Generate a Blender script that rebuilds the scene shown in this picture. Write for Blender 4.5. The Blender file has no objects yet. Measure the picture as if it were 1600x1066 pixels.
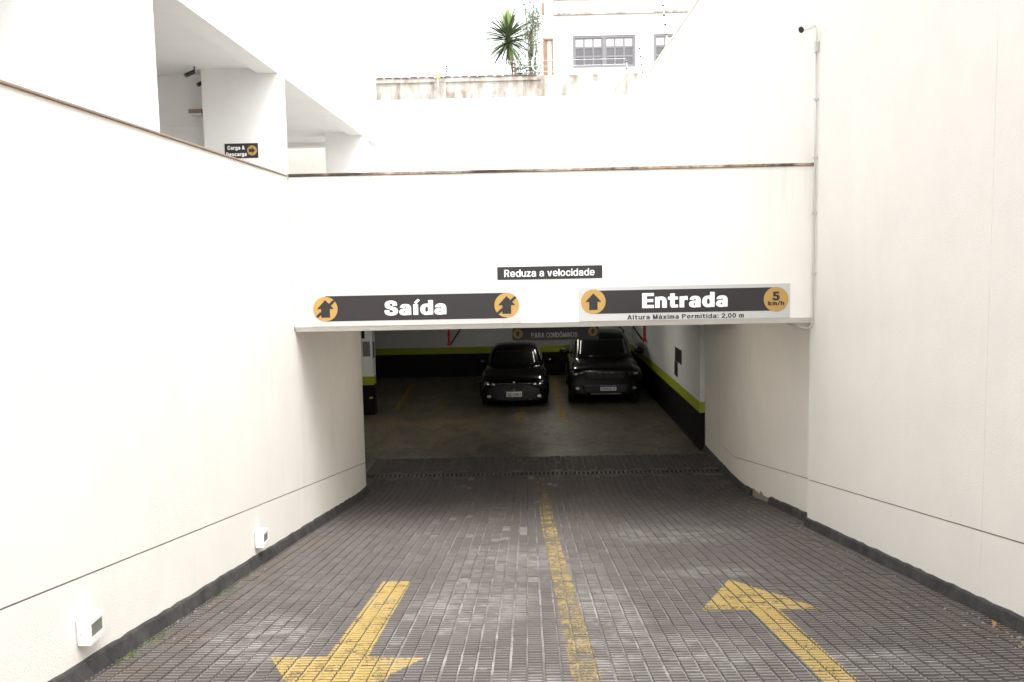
import bpy, bmesh, math, random
from mathutils import Vector, Matrix
from mathutils.bvhtree import BVHTree
random.seed(7)
SC = bpy.context.scene
COL = SC.collection
R = math.radians

# ------------------------------------------------------------------ camera
PITCH, YAW, ROLL, FPX, HC = 0.097542, -0.017777, 0.019968, 1380.0, 4.0
fw = Vector((math.sin(YAW)*math.cos(PITCH), math.cos(YAW)*math.cos(PITCH), -math.sin(PITCH)))
rt = Vector((math.cos(YAW), -math.sin(YAW), 0)); dn = fw.cross(rt)
r2 = math.cos(ROLL)*rt + math.sin(ROLL)*dn; d2 = -math.sin(ROLL)*rt + math.cos(ROLL)*dn
cam = bpy.data.cameras.new('camera'); cam_o = bpy.data.objects.new('camera', cam); COL.objects.link(cam_o)
cam_o.matrix_world = Matrix(((r2.x, -d2.x, -fw.x, 0), (r2.y, -d2.y, -fw.y, 0), (r2.z, -d2.z, -fw.z, HC), (0, 0, 0, 1)))
cam.sensor_width = 36; cam.lens = FPX/1600*36; cam.clip_start = 0.05; cam.clip_end = 2000
SC.camera = cam_o

# ------------------------------------------------------------------ sky, sun, exposure
SUN_EL, SUN_AZ = R(60), R(150)          # azimuth clockwise from +Y: high, from behind the camera and a little to the right
w = bpy.data.worlds.new('World'); SC.world = w; w.use_nodes = True
nt = w.node_tree; nt.nodes.clear()
sky = nt.nodes.new('ShaderNodeTexSky'); sky.sky_type = 'NISHITA'; sky.sun_disc = False
sky.sun_elevation = SUN_EL; sky.sun_rotation = SUN_AZ; sky.air_density = 1.0; sky.dust_density = 3.0; sky.ozone_density = 0.6
hs = nt.nodes.new('ShaderNodeHueSaturation'); hs.inputs['Saturation'].default_value = 0.12
bg = nt.nodes.new('ShaderNodeBackground'); bg.inputs['Strength'].default_value = 0.15
wo = nt.nodes.new('ShaderNodeOutputWorld')
nt.links.new(sky.outputs[0], hs.inputs['Color']); nt.links.new(hs.outputs[0], bg.inputs['Color']); nt.links.new(bg.outputs[0], wo.inputs[0])
sl = bpy.data.lights.new('sun', 'SUN'); sl.energy = 0.5; sl.angle = R(40); sl.color = (1.0, 0.965, 0.91)
so = bpy.data.objects.new('sun', sl); COL.objects.link(so)
sd = Vector((math.sin(SUN_AZ)*math.cos(SUN_EL), math.cos(SUN_AZ)*math.cos(SUN_EL), math.sin(SUN_EL)))
so.rotation_euler = sd.to_track_quat('Z', 'Y').to_euler(); so.location = (20, -10, 40)
SC.view_settings.view_transform = 'Standard'; SC.view_settings.look = 'None'
SC.view_settings.gamma = 1.0; SC.view_settings.use_curve_mapping = False
SC.view_settings.exposure = 1.97
SC.cycles.max_bounces = 10; SC.cycles.diffuse_bounces = 7; SC.cycles.glossy_bounces = 4; SC.cycles.transparent_max_bounces = 8
SC.cycles.sample_clamp_indirect = 6.0

# ------------------------------------------------------------------ helpers
ORIG = {}
def tag(o, label=None, cat=None, group=None, kind=None):
    if label: o['label'] = label
    if cat: o['category'] = cat
    if group: o['group'] = group
    if kind: o['kind'] = kind
    return o
def empty(name, loc, label, cat, group=None):
    o = bpy.data.objects.new(name, None); COL.objects.link(o); o.location = loc; o.empty_display_size = .1
    ORIG[o.name] = Vector(loc); return tag(o, label, cat, group)
def link(name, me, parent=None, org=(0, 0, 0)):
    o = bpy.data.objects.new(name, me); COL.objects.link(o)
    if parent: o.parent = parent
    return o
class MB:
    def __init__(s): s.v = []; s.f = []; s.m = []
    def add(s, vs, fs, mi=0):
        n = len(s.v); s.v += [tuple(p) for p in vs]; s.f += [tuple(i+n for i in f) for f in fs]; s.m += [mi]*len(fs); return s
    def box(s, x0, x1, y0, y1, z0, z1, mi=0):
        return s.add([(x0,y0,z0),(x1,y0,z0),(x1,y1,z0),(x0,y1,z0),(x0,y0,z1),(x1,y0,z1),(x1,y1,z1),(x0,y1,z1)],
                     [(0,3,2,1),(4,5,6,7),(0,1,5,4),(1,2,6,5),(2,3,7,6),(3,0,4,7)], mi)
    def prism(s, pts, d, mi=0):
        """polygon of 3-D points extruded by vector d"""
        n = len(pts); d = Vector(d); a = [Vector(p) for p in pts]; b = [p+d for p in a]
        nrm = Vector((0,0,0))
        for i in range(n): nrm += a[i].cross(a[(i+1) % n])
        if nrm.dot(d) > 0: a.reverse(); b.reverse()
        return s.add(a+b, [tuple(range(n)), tuple(range(2*n-1, n-1, -1))] + [(i, n+i, n+(i+1) % n, (i+1) % n) for i in range(n)], mi)
    def tube(s, path, r, seg=10, cap=True, mi=0):
        P = [Vector(p) for p in path]; n = len(P); rr = r if isinstance(r, (list, tuple)) else [r]*n
        vs = []; up = None
        for i, p in enumerate(P):
            t = (P[min(i+1, n-1)]-P[max(i-1, 0)]).normalized()
            if up is None: up = t.orthogonal().normalized()
            up = (up - t*up.dot(t)).normalized(); q = t.cross(up)
            for k in range(seg):
                a = 2*math.pi*k/seg; vs.append(p + (up*math.cos(a)+q*math.sin(a))*rr[i])
        fs = []
        for i in range(n-1):
            for k in range(seg):
                k2 = (k+1) % seg; fs.append((i*seg+k, i*seg+k2, (i+1)*seg+k2, (i+1)*seg+k))
        if cap: fs += [tuple(range(seg-1, -1, -1)), tuple((n-1)*seg+k for k in range(seg))]
        return s.add(vs, fs, mi)
    def build(s, name, mat, parent=None, smooth=False, bevel=0, origin=None):
        me = bpy.data.meshes.new(name)
        o0 = ORIG.get(parent.name, Vector((0,0,0))) if parent else (Vector(origin) if origin else Vector((0,0,0)))
        me.from_pydata([tuple(Vector(p)-o0) for p in s.v], [], s.f); me.update()
        mats = mat if isinstance(mat, (list, tuple)) else [mat]
        for m in mats: me.materials.append(m)
        if len(mats) > 1: me.polygons.foreach_set('material_index', s.m)
        if smooth: me.polygons.foreach_set('use_smooth', [True]*len(me.polygons))
        o = link(name, me, parent)
        if parent is None: o.location = o0
        ORIG[o.name] = o0
        if bevel:
            b = o.modifiers.new('bevel', 'BEVEL'); b.width = bevel; b.segments = 2; b.limit_method = 'ANGLE'; b.angle_limit = R(40)
        return o

# ------------------------------------------------------------------ materials
def mat(name, col, rough=.6, metal=0, spec=.5):
    m = bpy.data.materials.new(name); m.use_nodes = True
    b = m.node_tree.nodes['Principled BSDF']
    b.inputs['Base Color'].default_value = (*col, 1); b.inputs['Roughness'].default_value = rough; b.inputs['Metallic'].default_value = metal
    b.inputs['Specular IOR Level'].default_value = spec
    return m
class NT:
    """small helper for node graphs"""
    def __init__(s, m): s.m = m; s.t = m.node_tree; s.b = s.t.nodes['Principled BSDF']; s.g = s.t.nodes.new('ShaderNodeNewGeometry'); s.pos = s.g.outputs['Position']
    def n(s, typ, **kw):
        x = s.t.nodes.new(typ)
        for k, v in kw.items(): setattr(x, k, v)
        return x
    def l(s, a, b): s.t.links.new(a, b)
    def scale(s, v, src=None):
        x = s.n('ShaderNodeMapping'); x.inputs['Scale'].default_value = v; s.l(src or s.pos, x.inputs['Vector']); return x.outputs[0]
    def noise(s, sc, vec=None, det=4, rough=.55, dist=0):
        x = s.n('ShaderNodeTexNoise'); x.inputs['Scale'].default_value = sc; x.inputs['Detail'].default_value = det
        x.inputs['Roughness'].default_value = rough; x.inputs['Distortion'].default_value = dist; s.l(vec or s.pos, x.inputs['Vector']); return x.outputs[0]
    def ramp(s, src, p0, p1, c0=0., c1=1.):
        x = s.n('ShaderNodeMapRange'); x.inputs['From Min'].default_value = p0; x.inputs['From Max'].default_value = p1
        x.inputs['To Min'].default_value = c0; x.inputs['To Max'].default_value = c1; s.l(src, x.inputs['Value']); return x.outputs[0]
    def math(s, op, a, b=None):
        x = s.n('ShaderNodeMath', operation=op)
        for i, q in enumerate((a, b)):
            if q is None: continue
            if isinstance(q, (int, float)): x.inputs[i].default_value = q
            else: s.l(q, x.inputs[i])
        return x.outputs[0]
    def mix(s, fac, a, b):
        x = s.n('ShaderNodeMix', data_type='RGBA')
        if isinstance(fac, (int, float)): x.inputs[0].default_value = fac
        else: s.l(fac, x.inputs[0])
        for i, q in ((6, a), (7, b)):
            if isinstance(q, tuple): x.inputs[i].default_value = (*q, 1)
            else: s.l(q, x.inputs[i])
        return x.outputs[2]
    def color(s, c): s.l(c, s.b.inputs['Base Color'])
    def bump(s, h, strength=.3, dist=.01):
        x = s.n('ShaderNodeBump'); x.inputs['Strength'].default_value = strength; x.inputs['Distance'].default_value = dist
        s.l(h, x.inputs['Height']); s.l(x.outputs[0], s.b.inputs['Normal'])
    def xyz(s, src=None):
        x = s.n('ShaderNodeSeparateXYZ'); s.l(src or s.pos, x.inputs[0]); return x.outputs

def plaster(name, col, stain=.25, stain_col=(.52, .47, .38), bump=.35, drip=None):
    m = mat(name, col, .85, 0, .25); k = NT(m)
    streak = k.noise(1.0, k.scale((5, 5, .35)), 5, .6)
    patch = k.noise(.55, None, 4, .6)
    fac = k.math('MULTIPLY', k.ramp(streak, .55, .8), k.ramp(patch, .45, .75, 0, stain))
    tone = k.mix(k.ramp(k.noise(1.7, None, 6), .3, .7), tuple(c*.965 for c in col), tuple(min(1, c*1.02) for c in col))
    out = k.mix(fac, tone, stain_col)
    if drip:                                   # rain marks running down from the coping
        z = k.xyz()[2]; run = k.noise(1.0, k.scale((16, 16, .5)), 4, .6)
        out = k.mix(k.math('MULTIPLY', k.ramp(run, .5, .72, 0, .28), k.ramp(k.math('ADD', z, k.math('MULTIPLY', k.noise(3, k.scale((1, 1, .1))), .5)), drip-.45, drip+.3)), out, (.40, .34, .27))
    k.color(out)
    grain = k.noise(70, None, 3, .7)
    k.bump(k.math('ADD', grain, k.math('MULTIPLY', k.noise(6, None, 3), .6)), bump, .006)
    return m
M = {}
M['wall'] = plaster('white textured wall paint', (.84, .815, .765), .4, (.50, .44, .35), .6)
M['beam'] = plaster('white beam paint', (.80, .775, .725), .4, (.50, .44, .35), .6, 4.97)
M['build'] = plaster('white building paint', (.80, .79, .77), .12)
M['neigh'] = plaster('neighbour house paint', (.80, .77, .71), .3)
M['garage_white'] = plaster('garage grey white paint', (.70, .73, .74), .4, (.33, .31, .27), .2)
M['garage_black'] = mat('black dado paint', (.0055, .0035, .004), .6, 0, .25)
M['garage_lime'] = mat('lime stripe paint', (.33, .385, .012), .6)
def dirty():
    m = mat('stained old render', (.7, .67, .6), .9, 0, .2); k = NT(m)
    s1 = k.noise(1.0, k.scale((3.2, 3.2, .7)), 6, .65, .4); s2 = k.noise(.7, None, 5, .65, .3); s3 = k.noise(7, k.scale((1, 1, .3)), 6, .7)
    f = k.math('MULTIPLY', k.ramp(s1, .38, .60), k.ramp(s2, .36, .52))
    c = k.mix(f, (.47, .45, .415), (.22, .185, .155)); c = k.mix(k.math('MULTIPLY', k.ramp(s3, .5, .75), f), c, (.20, .16, .13))
    k.color(c); k.bump(k.noise(25, None, 6), .5, .01); return m
M['dirty'] = dirty()
def coping():
    m = mat('weathered coping', (.4, .32, .25), .85, 0, .2); k = NT(m)
    c = k.mix(k.ramp(k.noise(9, None, 6, .65), .35, .65), (.13, .085, .06), (.50, .38, .30))
    k.color(k.mix(k.ramp(k.noise(1.2), .45, .6), c, (.06, .045, .035))); k.bump(k.noise(40), .4, .004); return m
M['coping'] = coping()
M['coping_pale'] = plaster('pale stained coping', (.34, .25, .20), 1.0, (.10, .07, .055), .5)
M['groove'] = mat('scored line mortar', (.27, .235, .20), .9)
def skirt():
    m = mat('black painted cement skirting', (.03, .029, .03), .7); k = NT(m)
    k.color(k.mix(k.ramp(k.noise(5, None, 6, .7), .4, .75), (.022, .021, .023), (.075, .07, .066))); k.bump(k.noise(30, None, 5), .6, .008); return m
M['skirt'] = skirt()
def paver(name, joint=False, body=1.0):
    m = mat(name, (.1, .09, .085), .62, 0, .45); k = NT(m)
    at = k.n('ShaderNodeAttribute', attribute_name='rnd'); oi = k.n('ShaderNodeObjectInfo')
    rnd = k.math('FRACT', k.math('ADD', at.outputs['Fac'], k.math('MULTIPLY', oi.outputs['Random'], 7.31)))
    big = k.noise(.5, None, 4, .6); mid = k.noise(2.6, None, 6, .65, .3); fine = k.noise(38, None, 5, .7)
    x, y, z = k.xyz()
    if joint:
        c = k.mix(k.ramp(mid, .35, .65), (.095, .086, .079), (.19, .178, .164))
        cen = k.ramp(k.math('ABSOLUTE', k.math('SUBTRACT', x, .1)), .5, 2.0, 1, 0)          # white bedding mortar washed out of the joints along the middle
        w_ = k.math('MULTIPLY', k.math('MULTIPLY', k.ramp(k.noise(1.3, None, 5, .7), .46, .6), k.ramp(k.noise(7, None, 4, .7), .40, .58, .25, 1)), cen)
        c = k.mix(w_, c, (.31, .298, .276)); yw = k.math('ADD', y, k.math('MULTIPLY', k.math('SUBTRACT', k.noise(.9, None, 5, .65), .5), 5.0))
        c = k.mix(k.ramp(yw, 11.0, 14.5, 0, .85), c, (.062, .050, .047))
    else:
        c = k.mix(rnd, (.105, .091, .085), (.150, .133, .125))
        c = k.mix(k.ramp(fine, .45, .75, 0, .6), c, (.195, .178, .168))
        c = k.mix(k.ramp(mid, .45, .7, 0, .5), c, (.158, .144, .135))
        c = k.mix(k.ramp(big, .45, .65, 0, .35), c, (.070, .058, .053))
        def spot(x0, y0, rx, ry):
            u = k.math('DIVIDE', k.math('SUBTRACT', x, x0), rx); v = k.math('DIVIDE', k.math('SUBTRACT', y, y0), ry)
            return k.ramp(k.math('ADD', k.math('MULTIPLY', u, u), k.math('MULTIPLY', v, v)), .15, 1.0, 1, 0)
        scuff = None                                                             # places where cement and plaster dust were trodden into the bricks
        for q in ((1.6, 8.05, .6, .3), (2.15, 5.35, .8, .3), (-.45, 6.9, .6, 1.0), (-.15, 8.7, .9, 1.1), (.5, 6.4, .4, 2.2), (.0, 5.0, .3, .35), (1.7, 10.2, 1.0, .8), (-1.9, 6.0, .5, .8), (1.1, 5.5, .5, .6)):
            w_ = spot(*q); scuff = w_ if scuff is None else k.math('MAXIMUM', scuff, w_)
        c = k.mix(k.math('MULTIPLY', scuff, k.ramp(k.noise(3.6, k.scale((1, 1.5, 1)), 7, .75, .5), .44, .64, .05, .75)), c, (.37, .355, .335))
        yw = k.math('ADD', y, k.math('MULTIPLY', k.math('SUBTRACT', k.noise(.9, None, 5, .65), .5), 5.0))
        c = k.mix(k.ramp(yw, 10.2, 14.0, 0, .95), c, (.034, .026, .025))         # darker colour towards the foot of the slope
        c = k.mix(k.math('MULTIPLY', k.math('MULTIPLY', k.ramp(rnd, .90, .93), k.ramp(k.math('ABSOLUTE', k.math('SUBTRACT', x, -.35)), .5, 1.1, 1, .0)), k.math('MULTIPLY', k.ramp(k.noise(9, None, 4), .35, .55, .1, .9), k.ramp(k.noise(.6, None, 2), .45, .6))), c, (.30, .285, .265))   # cement-smeared single bricks
        sp = k.math('MULTIPLY', k.ramp(k.noise(4.5, k.scale((1, 1.6, 1)), 6, .75, .6), .64, .72), k.ramp(k.math('ABSOLUTE', k.math('SUBTRACT', x, -.1)), .8, 2.6, .8, .25))
        c = k.mix(sp, c, (.48, .46, .42))                                                          # lime bloom patches
        edge = k.ramp(k.math('ABSOLUTE', k.math('SUBTRACT', x, .3)), 2.1, 3.0)
        c = k.mix(k.math('MULTIPLY', edge, k.ramp(k.noise(2.1, None, 5, .7), .5, .7, 0, .55)), c, (.17, .11, .065))   # earth washed to the sides
    if body < 1: c = k.mix(1-body, c, (.030, .025, .023))  # groove shade painted in: brick base and bar flanks get a darker colour
    k.color(c); k.l(k.ramp(fine, .3, .7, .5, .75), k.b.inputs['Roughness'])
    k.bump(k.math('ADD', k.noise(90, None, 3), k.noise(20, None, 4)), .35, .003); return m
M['paver'] = paver('ridged dark paver'); M['joint'] = paver('paver mortar', True); M['paver_shade'] = paver('paver with painted groove shade', False, .42)
def paint(name, col, wear0, wear1, dirt=.3, foot_dark=False):
    m = mat(name, col, .6, 0, .4); k = NT(m)
    n1 = k.noise(5, None, 7, .72, .2); n2 = k.noise(45, None, 4, .7)
    c = k.mix(k.ramp(n2, .35, .7, 0, dirt), col, (.22, .17, .09)); c = k.mix(k.ramp(k.noise(3, None, 5), .5, .75, 0, dirt*1.3), c, (.36, .29, .18))
    if foot_dark:  # paint turns darker towards the foot of the ramp
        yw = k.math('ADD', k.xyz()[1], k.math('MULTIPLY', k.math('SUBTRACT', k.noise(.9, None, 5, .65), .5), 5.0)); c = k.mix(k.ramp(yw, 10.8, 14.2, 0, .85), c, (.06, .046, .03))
    k.color(c)
    a = k.ramp(k.math('ADD', n1, k.math('MULTIPLY', k.math('SUBTRACT', n2, .5), .6)), wear0, wear1, 1, 0)
    k.l(a, k.b.inputs['Alpha']); return m
M['yellow'] = paint('yellow road paint', (.42, .30, .092), .53, .73, .45)
M['yellow_worn'] = paint('worn yellow line paint', (.33, .25, .11), .42, .65, .7, True)
M['yellow_floor'] = paint('faded parking line paint', (.36, .22, .03), .47, .62, .5)
def concrete():
    m = mat('smooth garage concrete', (.2, .18, .13), .42, 0, .5); k = NT(m)
    a = k.noise(.8, k.scale((1, .6, 1)), 6, .65, .5); b = k.noise(5, k.scale((1, 2.2, 1)), 6, .7, .6)
    c = k.mix(k.ramp(a, .38, .60), (.052, .042, .029), (.145, .124, .088))
    c = k.mix(k.ramp(b, .50, .66, 0, .75), c, (.31, .28, .215)); c = k.mix(k.ramp(k.noise(1.6, k.scale((1, .7, 1)), 8, .75, .9), .50, .60, 0, .85), c, (.055, .043, .031)); c = k.mix(k.ramp(k.noise(8, k.scale((1, .45, 1)), 6, .75, .4), .58, .68, 0, .6), c, (.36, .33, .26)); k.color(c); k.l(k.ramp(b, .3, .7, .28, .55), k.b.inputs['Roughness']); return m
M['concrete'] = concrete()
M['ground'] = plaster('pale paving', (.42, .41, .39), .3)
M['sign_white'] = mat('sign panel pale grey', (.50, .50, .485), .4)
M['sign_dark'] = mat('sign dark brown vinyl', (.021, .017, .018), .4)
M['sign_gold'] = mat('sign gold vinyl', (.43, .265, .075), .5)
M['sign_letter'] = mat('sign white lettering', (.85, .85, .84), .45)
M['zinc'] = mat('galvanised conduit', (.52, .52, .50), .45, .6)
M['white_plastic'] = mat('white plastic', (.80, .80, .77), .45)
M['black_plastic'] = mat('black plastic', (.008, .008, .0085), .45)
M['lamp_glass'] = mat('dim lamp glass', (.19, .20, .18), .2)
M['frame_grey'] = mat('grey window frame', (.15, .145, .155), .6)
M['house_frame'] = mat('faded grey window frame', (.18, .175, .185), .6)
M['pane'] = mat('window pane', (.09, .088, .094), .12)
M['blind'] = mat('pane with pale blind', (.52, .52, .50), .4)
M['brown'] = mat('brown timber', (.27, .17, .11), .7)
M['tile'] = plaster('old clay tile', (.17, .125, .10), .5, (.1, .08, .06), .4)
M['red'] = mat('red pipe paint', (.42, .02, .025), .4)
M['iron'] = mat('cast iron', (.06, .058, .055), .5, .6)
M['bar'] = mat('worn drain bar', (.11, .10, .095), .55, .3)
M['yellow_plastic'] = mat('yellow warning plate', (.62, .50, .12), .5)
M['wire'] = mat('fence wire', (.6, .6, .58), .4, .7)
M['dirt'] = plaster('loose plaster crumbs', (.27, .235, .20), .5)
M['car_black'] = mat('black car paint', (.0025, .002, .0025), .07, 0, .4)
M['suv_black'] = mat('dark charcoal car paint', (.005, .0045, .0045), .15, 0, .4)
M['glass'] = mat('dark car glass', (.006, .006, .007), .04, 0, .6)
M['chrome'] = mat('chrome', (.6, .6, .6), .15, 1)
M['lens'] = mat('head lamp lens', (.45, .45, .45), .08, .7)
M['tyre'] = mat('tyre rubber', (.012, .012, .012), .8)
M['rim'] = mat('alloy rim', (.25, .25, .25), .35, .8)
M['plate_white'] = mat('number plate white', (.82, .81, .78), .4)
M['plate_blue'] = mat('number plate blue band', (.02, .06, .25), .4)
def leafm(name, c0, c1):
    m = mat(name, c0, .5, 0, .4); k = NT(m); oi = k.n('ShaderNodeObjectInfo'); at = k.n('ShaderNodeAttribute', attribute_name='rnd')
    k.color(k.mix(k.math('FRACT', k.math('ADD', oi.outputs['Random'], at.outputs['Fac'])), c0, c1)); k.b.inputs['Subsurface Weight'].default_value = 0
    return m
M['leaf_dark'] = leafm('yucca leaf', (.07, .10, .045), (.12, .165, .065)); M['leaf_new'] = leafm('young yucca leaf', (.24, .36, .09), (.32, .42, .13))
M['leaf_tree'] = leafm('tree leaf', (.07, .105, .06), (.12, .16, .09)); M['bark'] = plaster('bark', (.14, .11, .08), .5, (.07, .06, .05), .6)
M['grass'] = leafm('weed', (.05, .10, .02), (.11, .17, .04)); M['dry'] = mat('dry leaf', (.30, .18, .07), .7)

# ------------------------------------------------------------------ ramp profile
S, YK = .154, 14.5
def zr(y):
    a, b = YK-.7, YK+.7
    if y <= a: return S*(YK-y)
    if y >= b: return 0.
    t = (b-y); return S*t*t/(2*(b-a))
def sl_(y): return (zr(y+.02)-zr(y-.02))/.04
zg = lambda y: 1.198+.162*(10.58-y)           # scored line in the side walls
XL, XR, XQ = -2.80, 3.40, 3.53                # left wall, right wall, recessed right wall
YL = 10.53                                    # face of the beam over the entrance
YLE, YQE = 14.72, 17.55                       # where the left wall / the recessed wall end
STREET = 3.95
ys = [-10.8+.6*i for i in range(40)]; ys = [y for y in ys if y < 13.5]+[13.5+.1*i for i in range(24)]+[15.75]

# ------------------------------------------------------------------ ramp
ramp = empty('ramp', (0, 0, 0), None, None); ramp['kind'] = 'structure'
mb = MB()
def strip(mb, x0, x1, yy, dz):
    n = len(mb.v); vs = []; fs = []
    for i, y in enumerate(yy):
        vs += [(x0, y, zr(y)+dz), (x1, y, zr(y)+dz)]
        if i: fs.append((2*i-2, 2*i-1, 2*i+1, 2*i))
    mb.add(vs, fs)
strip(mb, XL-.2, XQ+.2, ys, -.0008); strip(mb, XL-.25, XQ+.2, [15.97, 17.25], -.0008)
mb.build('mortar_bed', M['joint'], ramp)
# ridged bricks: four raised bars on each, laid in columns down the slope
PW, PL, BW, BLn = .107, .2135, .097, .207
def brick_geo():
    m = MB(); hx, hy = BW/2, BLn/2
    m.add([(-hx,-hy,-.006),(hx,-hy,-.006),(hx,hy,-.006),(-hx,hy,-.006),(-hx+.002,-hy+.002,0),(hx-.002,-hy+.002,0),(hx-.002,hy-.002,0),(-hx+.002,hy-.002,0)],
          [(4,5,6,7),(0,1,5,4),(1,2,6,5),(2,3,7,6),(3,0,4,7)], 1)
    for i in range(4):
        c = (i-1.5)*.0518; a, b = .0150, .0118; ex = hx-.002
        m.add([(-ex,c-a,0),(ex,c-a,0),(ex,c+a,0),(-ex,c+a,0),(-ex+.003,c-b,.0115),(ex-.003,c-b,.0115),(ex-.003,c+b,.0115),(-ex+.003,c+b,.0115)],
              [(4,5,6,7),(0,1,5,4),(1,2,6,5),(2,3,7,6),(3,0,4,7)])
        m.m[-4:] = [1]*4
    return m
BG = brick_geo()
bme = bpy.data.meshes.new('brick'); bme.from_pydata(BG.v, [], BG.f); bme.materials.append(M['paver']); bme.materials.append(M['paver_shade']); bme.polygons.foreach_set('material_index', BG.m); bme.update()
spots = []
nc = int((XQ-XL+.1)/PW)+1
for c in range(nc):
    x = XL+.03+PW*c+random.uniform(-.003, .003); off = random.choice((0, .5))*PL+random.uniform(-.012, .012)
    for r in range(int((17.2-2.5)/PL)+1):
        y = 2.5+off+PL*r
        if 15.62 < y < 16.07 or y > 17.16 or (y < 10.6 and x > XR-.03): continue
        spots.append((x+random.uniform(-.0015, .0015), y, random.gauss(0, .0016), random.gauss(0, .008)))
def place(sp):
    x, y, dz, rz = sp; a = math.atan(sl_(y))
    return Matrix.Translation((x, y, zr(y)+dz)) @ Matrix.Rotation(a, 4, 'X') @ Matrix.Rotation(rz, 4, 'Z')
def vis(sp):
    x, y = sp[0], sp[1]
    d = Vector((x, y, zr(y)))-Vector((0, 0, HC)); u, v, q = d.dot(r2), d.dot(d2), d.dot(fw)
    return q > 0 and abs(u/q*FPX) < 800 and abs(v/q*FPX) < 533
vs_ = sorted([s for s in spots if vis(s)], key=lambda s: s[1])
near = set(vs_[:300])
for sp in vs_[:300]:
    o = link('brick', bme, ramp); o.matrix_local = place(sp)
allv, allf, rn, ami = [], [], [], []
for sp in spots:
    if sp in near: continue
    T = place(sp); n = len(allv); allv += [tuple(T @ Vector(p)) for p in BG.v]; allf += [tuple(i+n for i in f) for f in BG.f]; rn += [random.random()]*len(BG.f); ami += BG.m
me = bpy.data.meshes.new('brick_field'); me.from_pydata(allv, [], allf); me.update(); me.materials.append(M['paver']); me.materials.append(M['paver_shade']); me.polygons.foreach_set('material_index', ami)
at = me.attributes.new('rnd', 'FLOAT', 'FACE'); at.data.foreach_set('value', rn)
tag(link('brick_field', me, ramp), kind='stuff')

# painted markings that follow the ridges of the bricks
def clip(poly, axis, lim, keep_less):
    out = []; n = len(poly)
    for i in range(n):
        a, b = poly[i], poly[(i+1) % n]
        ia = (a[axis] <= lim) == keep_less or a[axis] == lim; ib = (b[axis] <= lim) == keep_less or b[axis] == lim
        if ia: out.append(a)
        if ia != ib:
            t = (lim-a[axis])/(b[axis]-a[axis]); out.append((a[0]+t*(b[0]-a[0]), a[1]+t*(b[1]-a[1])))
    return out
def cliprect(poly, x0, x1, y0, y1):
    for ax, lim, kl in ((0, x0, False), (0, x1, True), (1, y0, False), (1, y1, True)):
        if len(poly) < 3: return []
        poly = clip(poly, ax, lim, kl)
    return poly if len(poly) > 2 else []
def marking(name, polys, material, label):
    mb = MB(); bx = [min(p[0] for q in polys for p in q), max(p[0] for q in polys for p in q)]; by = [min(p[1] for q in polys for p in q), max(p[1] for q in polys for p in q)]
    for sp in spots:
        x, y, dz, rz = sp
        if not (bx[0]-.1 < x < bx[1]+.1 and by[0]-.2 < y < by[1]+.2): continue
        for poly in polys:
            rects = [(-BW/2+.006, BW/2-.006, (i-1.5)*.0518-.0119, (i-1.5)*.0518+.0119, .0125) for i in range(4)]
            rects += [(-BW/2+.002, BW/2-.002, (i-2)*.0518-.009 if i else -BLn/2+.002, (i-2)*.0518+.009 if i < 4 else BLn/2-.002, .0012) for i in range(5)]
            for i in range(4):
                c0 = (i-1.5)*.0518
                q = cliprect(poly, x-BW/2+.004, x+BW/2-.004, y+c0-.0139, y+c0-.0119)
                if q: mb.add([(px, py, zr(y)+sl_(y)*(py-y)+dz+.0070+(py-(y+c0-.0139))/.0020*.0055) for px, py in q], [tuple(range(len(q)))])
            for (a, b, c, d, h) in rects:
                q = cliprect(poly, x+a, x+b, y+c, y+d)
                if q: mb.add([(px, py, zr(y)+sl_(y)*(py-y)+dz+h) for px, py in q], [tuple(range(len(q)))])
    # paint lying in the joints
    for poly in polys:
        nseg = max(1, int((max(p[1] for p in poly)-min(p[1] for p in poly))/.4)); y0 = min(p[1] for p in poly); y1 = max(p[1] for p in poly)
        for i in range(nseg):
            a, b = y0+(y1-y0)*i/nseg, y0+(y1-y0)*(i+1)/nseg
            q = cliprect(poly, -9, 9, a, b)
            if q: mb.add([(px, py, zr(py)+.0004) for px, py in q], [tuple(range(len(q)))])
    o = mb.build(name, material, ramp); o['label'] = label; return o
marking('painted_arrow', [[(-1.36, 5.55), (-1.085, 5.55), (-1.115, 7.84), (-1.365, 7.84)], [(-1.22, 4.48), (-.70, 5.55), (-1.73, 5.57)]], M['yellow'], 'yellow exit arrow pointing towards the viewer')
marking('painted_arrow', [[(1.70, 4.30), (1.90, 4.30), (1.91, 6.66), (1.69, 6.66)], [(1.32, 6.67), (2.24, 6.64), (1.775, 7.74)]], M['yellow'], 'yellow entry arrow pointing into the garage')
cl = [(2.6, .33), (5.05, .318), (6.6, .30), (8.96, .25), (11.4, .217), (15.55, .222)]
pl = []
for (ya, xa), (yb, xb) in zip(cl, cl[1:]):
    pl.append([(xa-.088, ya), (xa+.088, ya), (xb+.088, yb), (xb-.088, yb)])
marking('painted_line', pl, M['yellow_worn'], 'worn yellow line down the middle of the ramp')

# ------------------------------------------------------------------ drain
dr = empty('drain_grate', (.35, 15.85, 0), 'dark slotted drain grate across the foot of the ramp', 'drain')
mb = MB(); mb.box(XL-.1, XQ-.04, 15.735, 15.75, -.12, .004); mb.box(XL-.1, XQ-.04, 15.95, 15.965, -.12, .004); mb.box(XL-.1, XQ-.04, 15.75, 15.95, -.14, -.12)
mb.build('frame', M['iron'], dr)
mb = MB(); mb.box(0, .036, 15.752, 15.948, -.02, .002); first = None
for i in range(78):
    if first is None: first = mb.build('bar', M['bar'], dr); me0 = first.data; base = XL-.06
    o = first if i == 0 else link('bar', me0, dr)
    o.location.x = base+.0805*i
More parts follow.
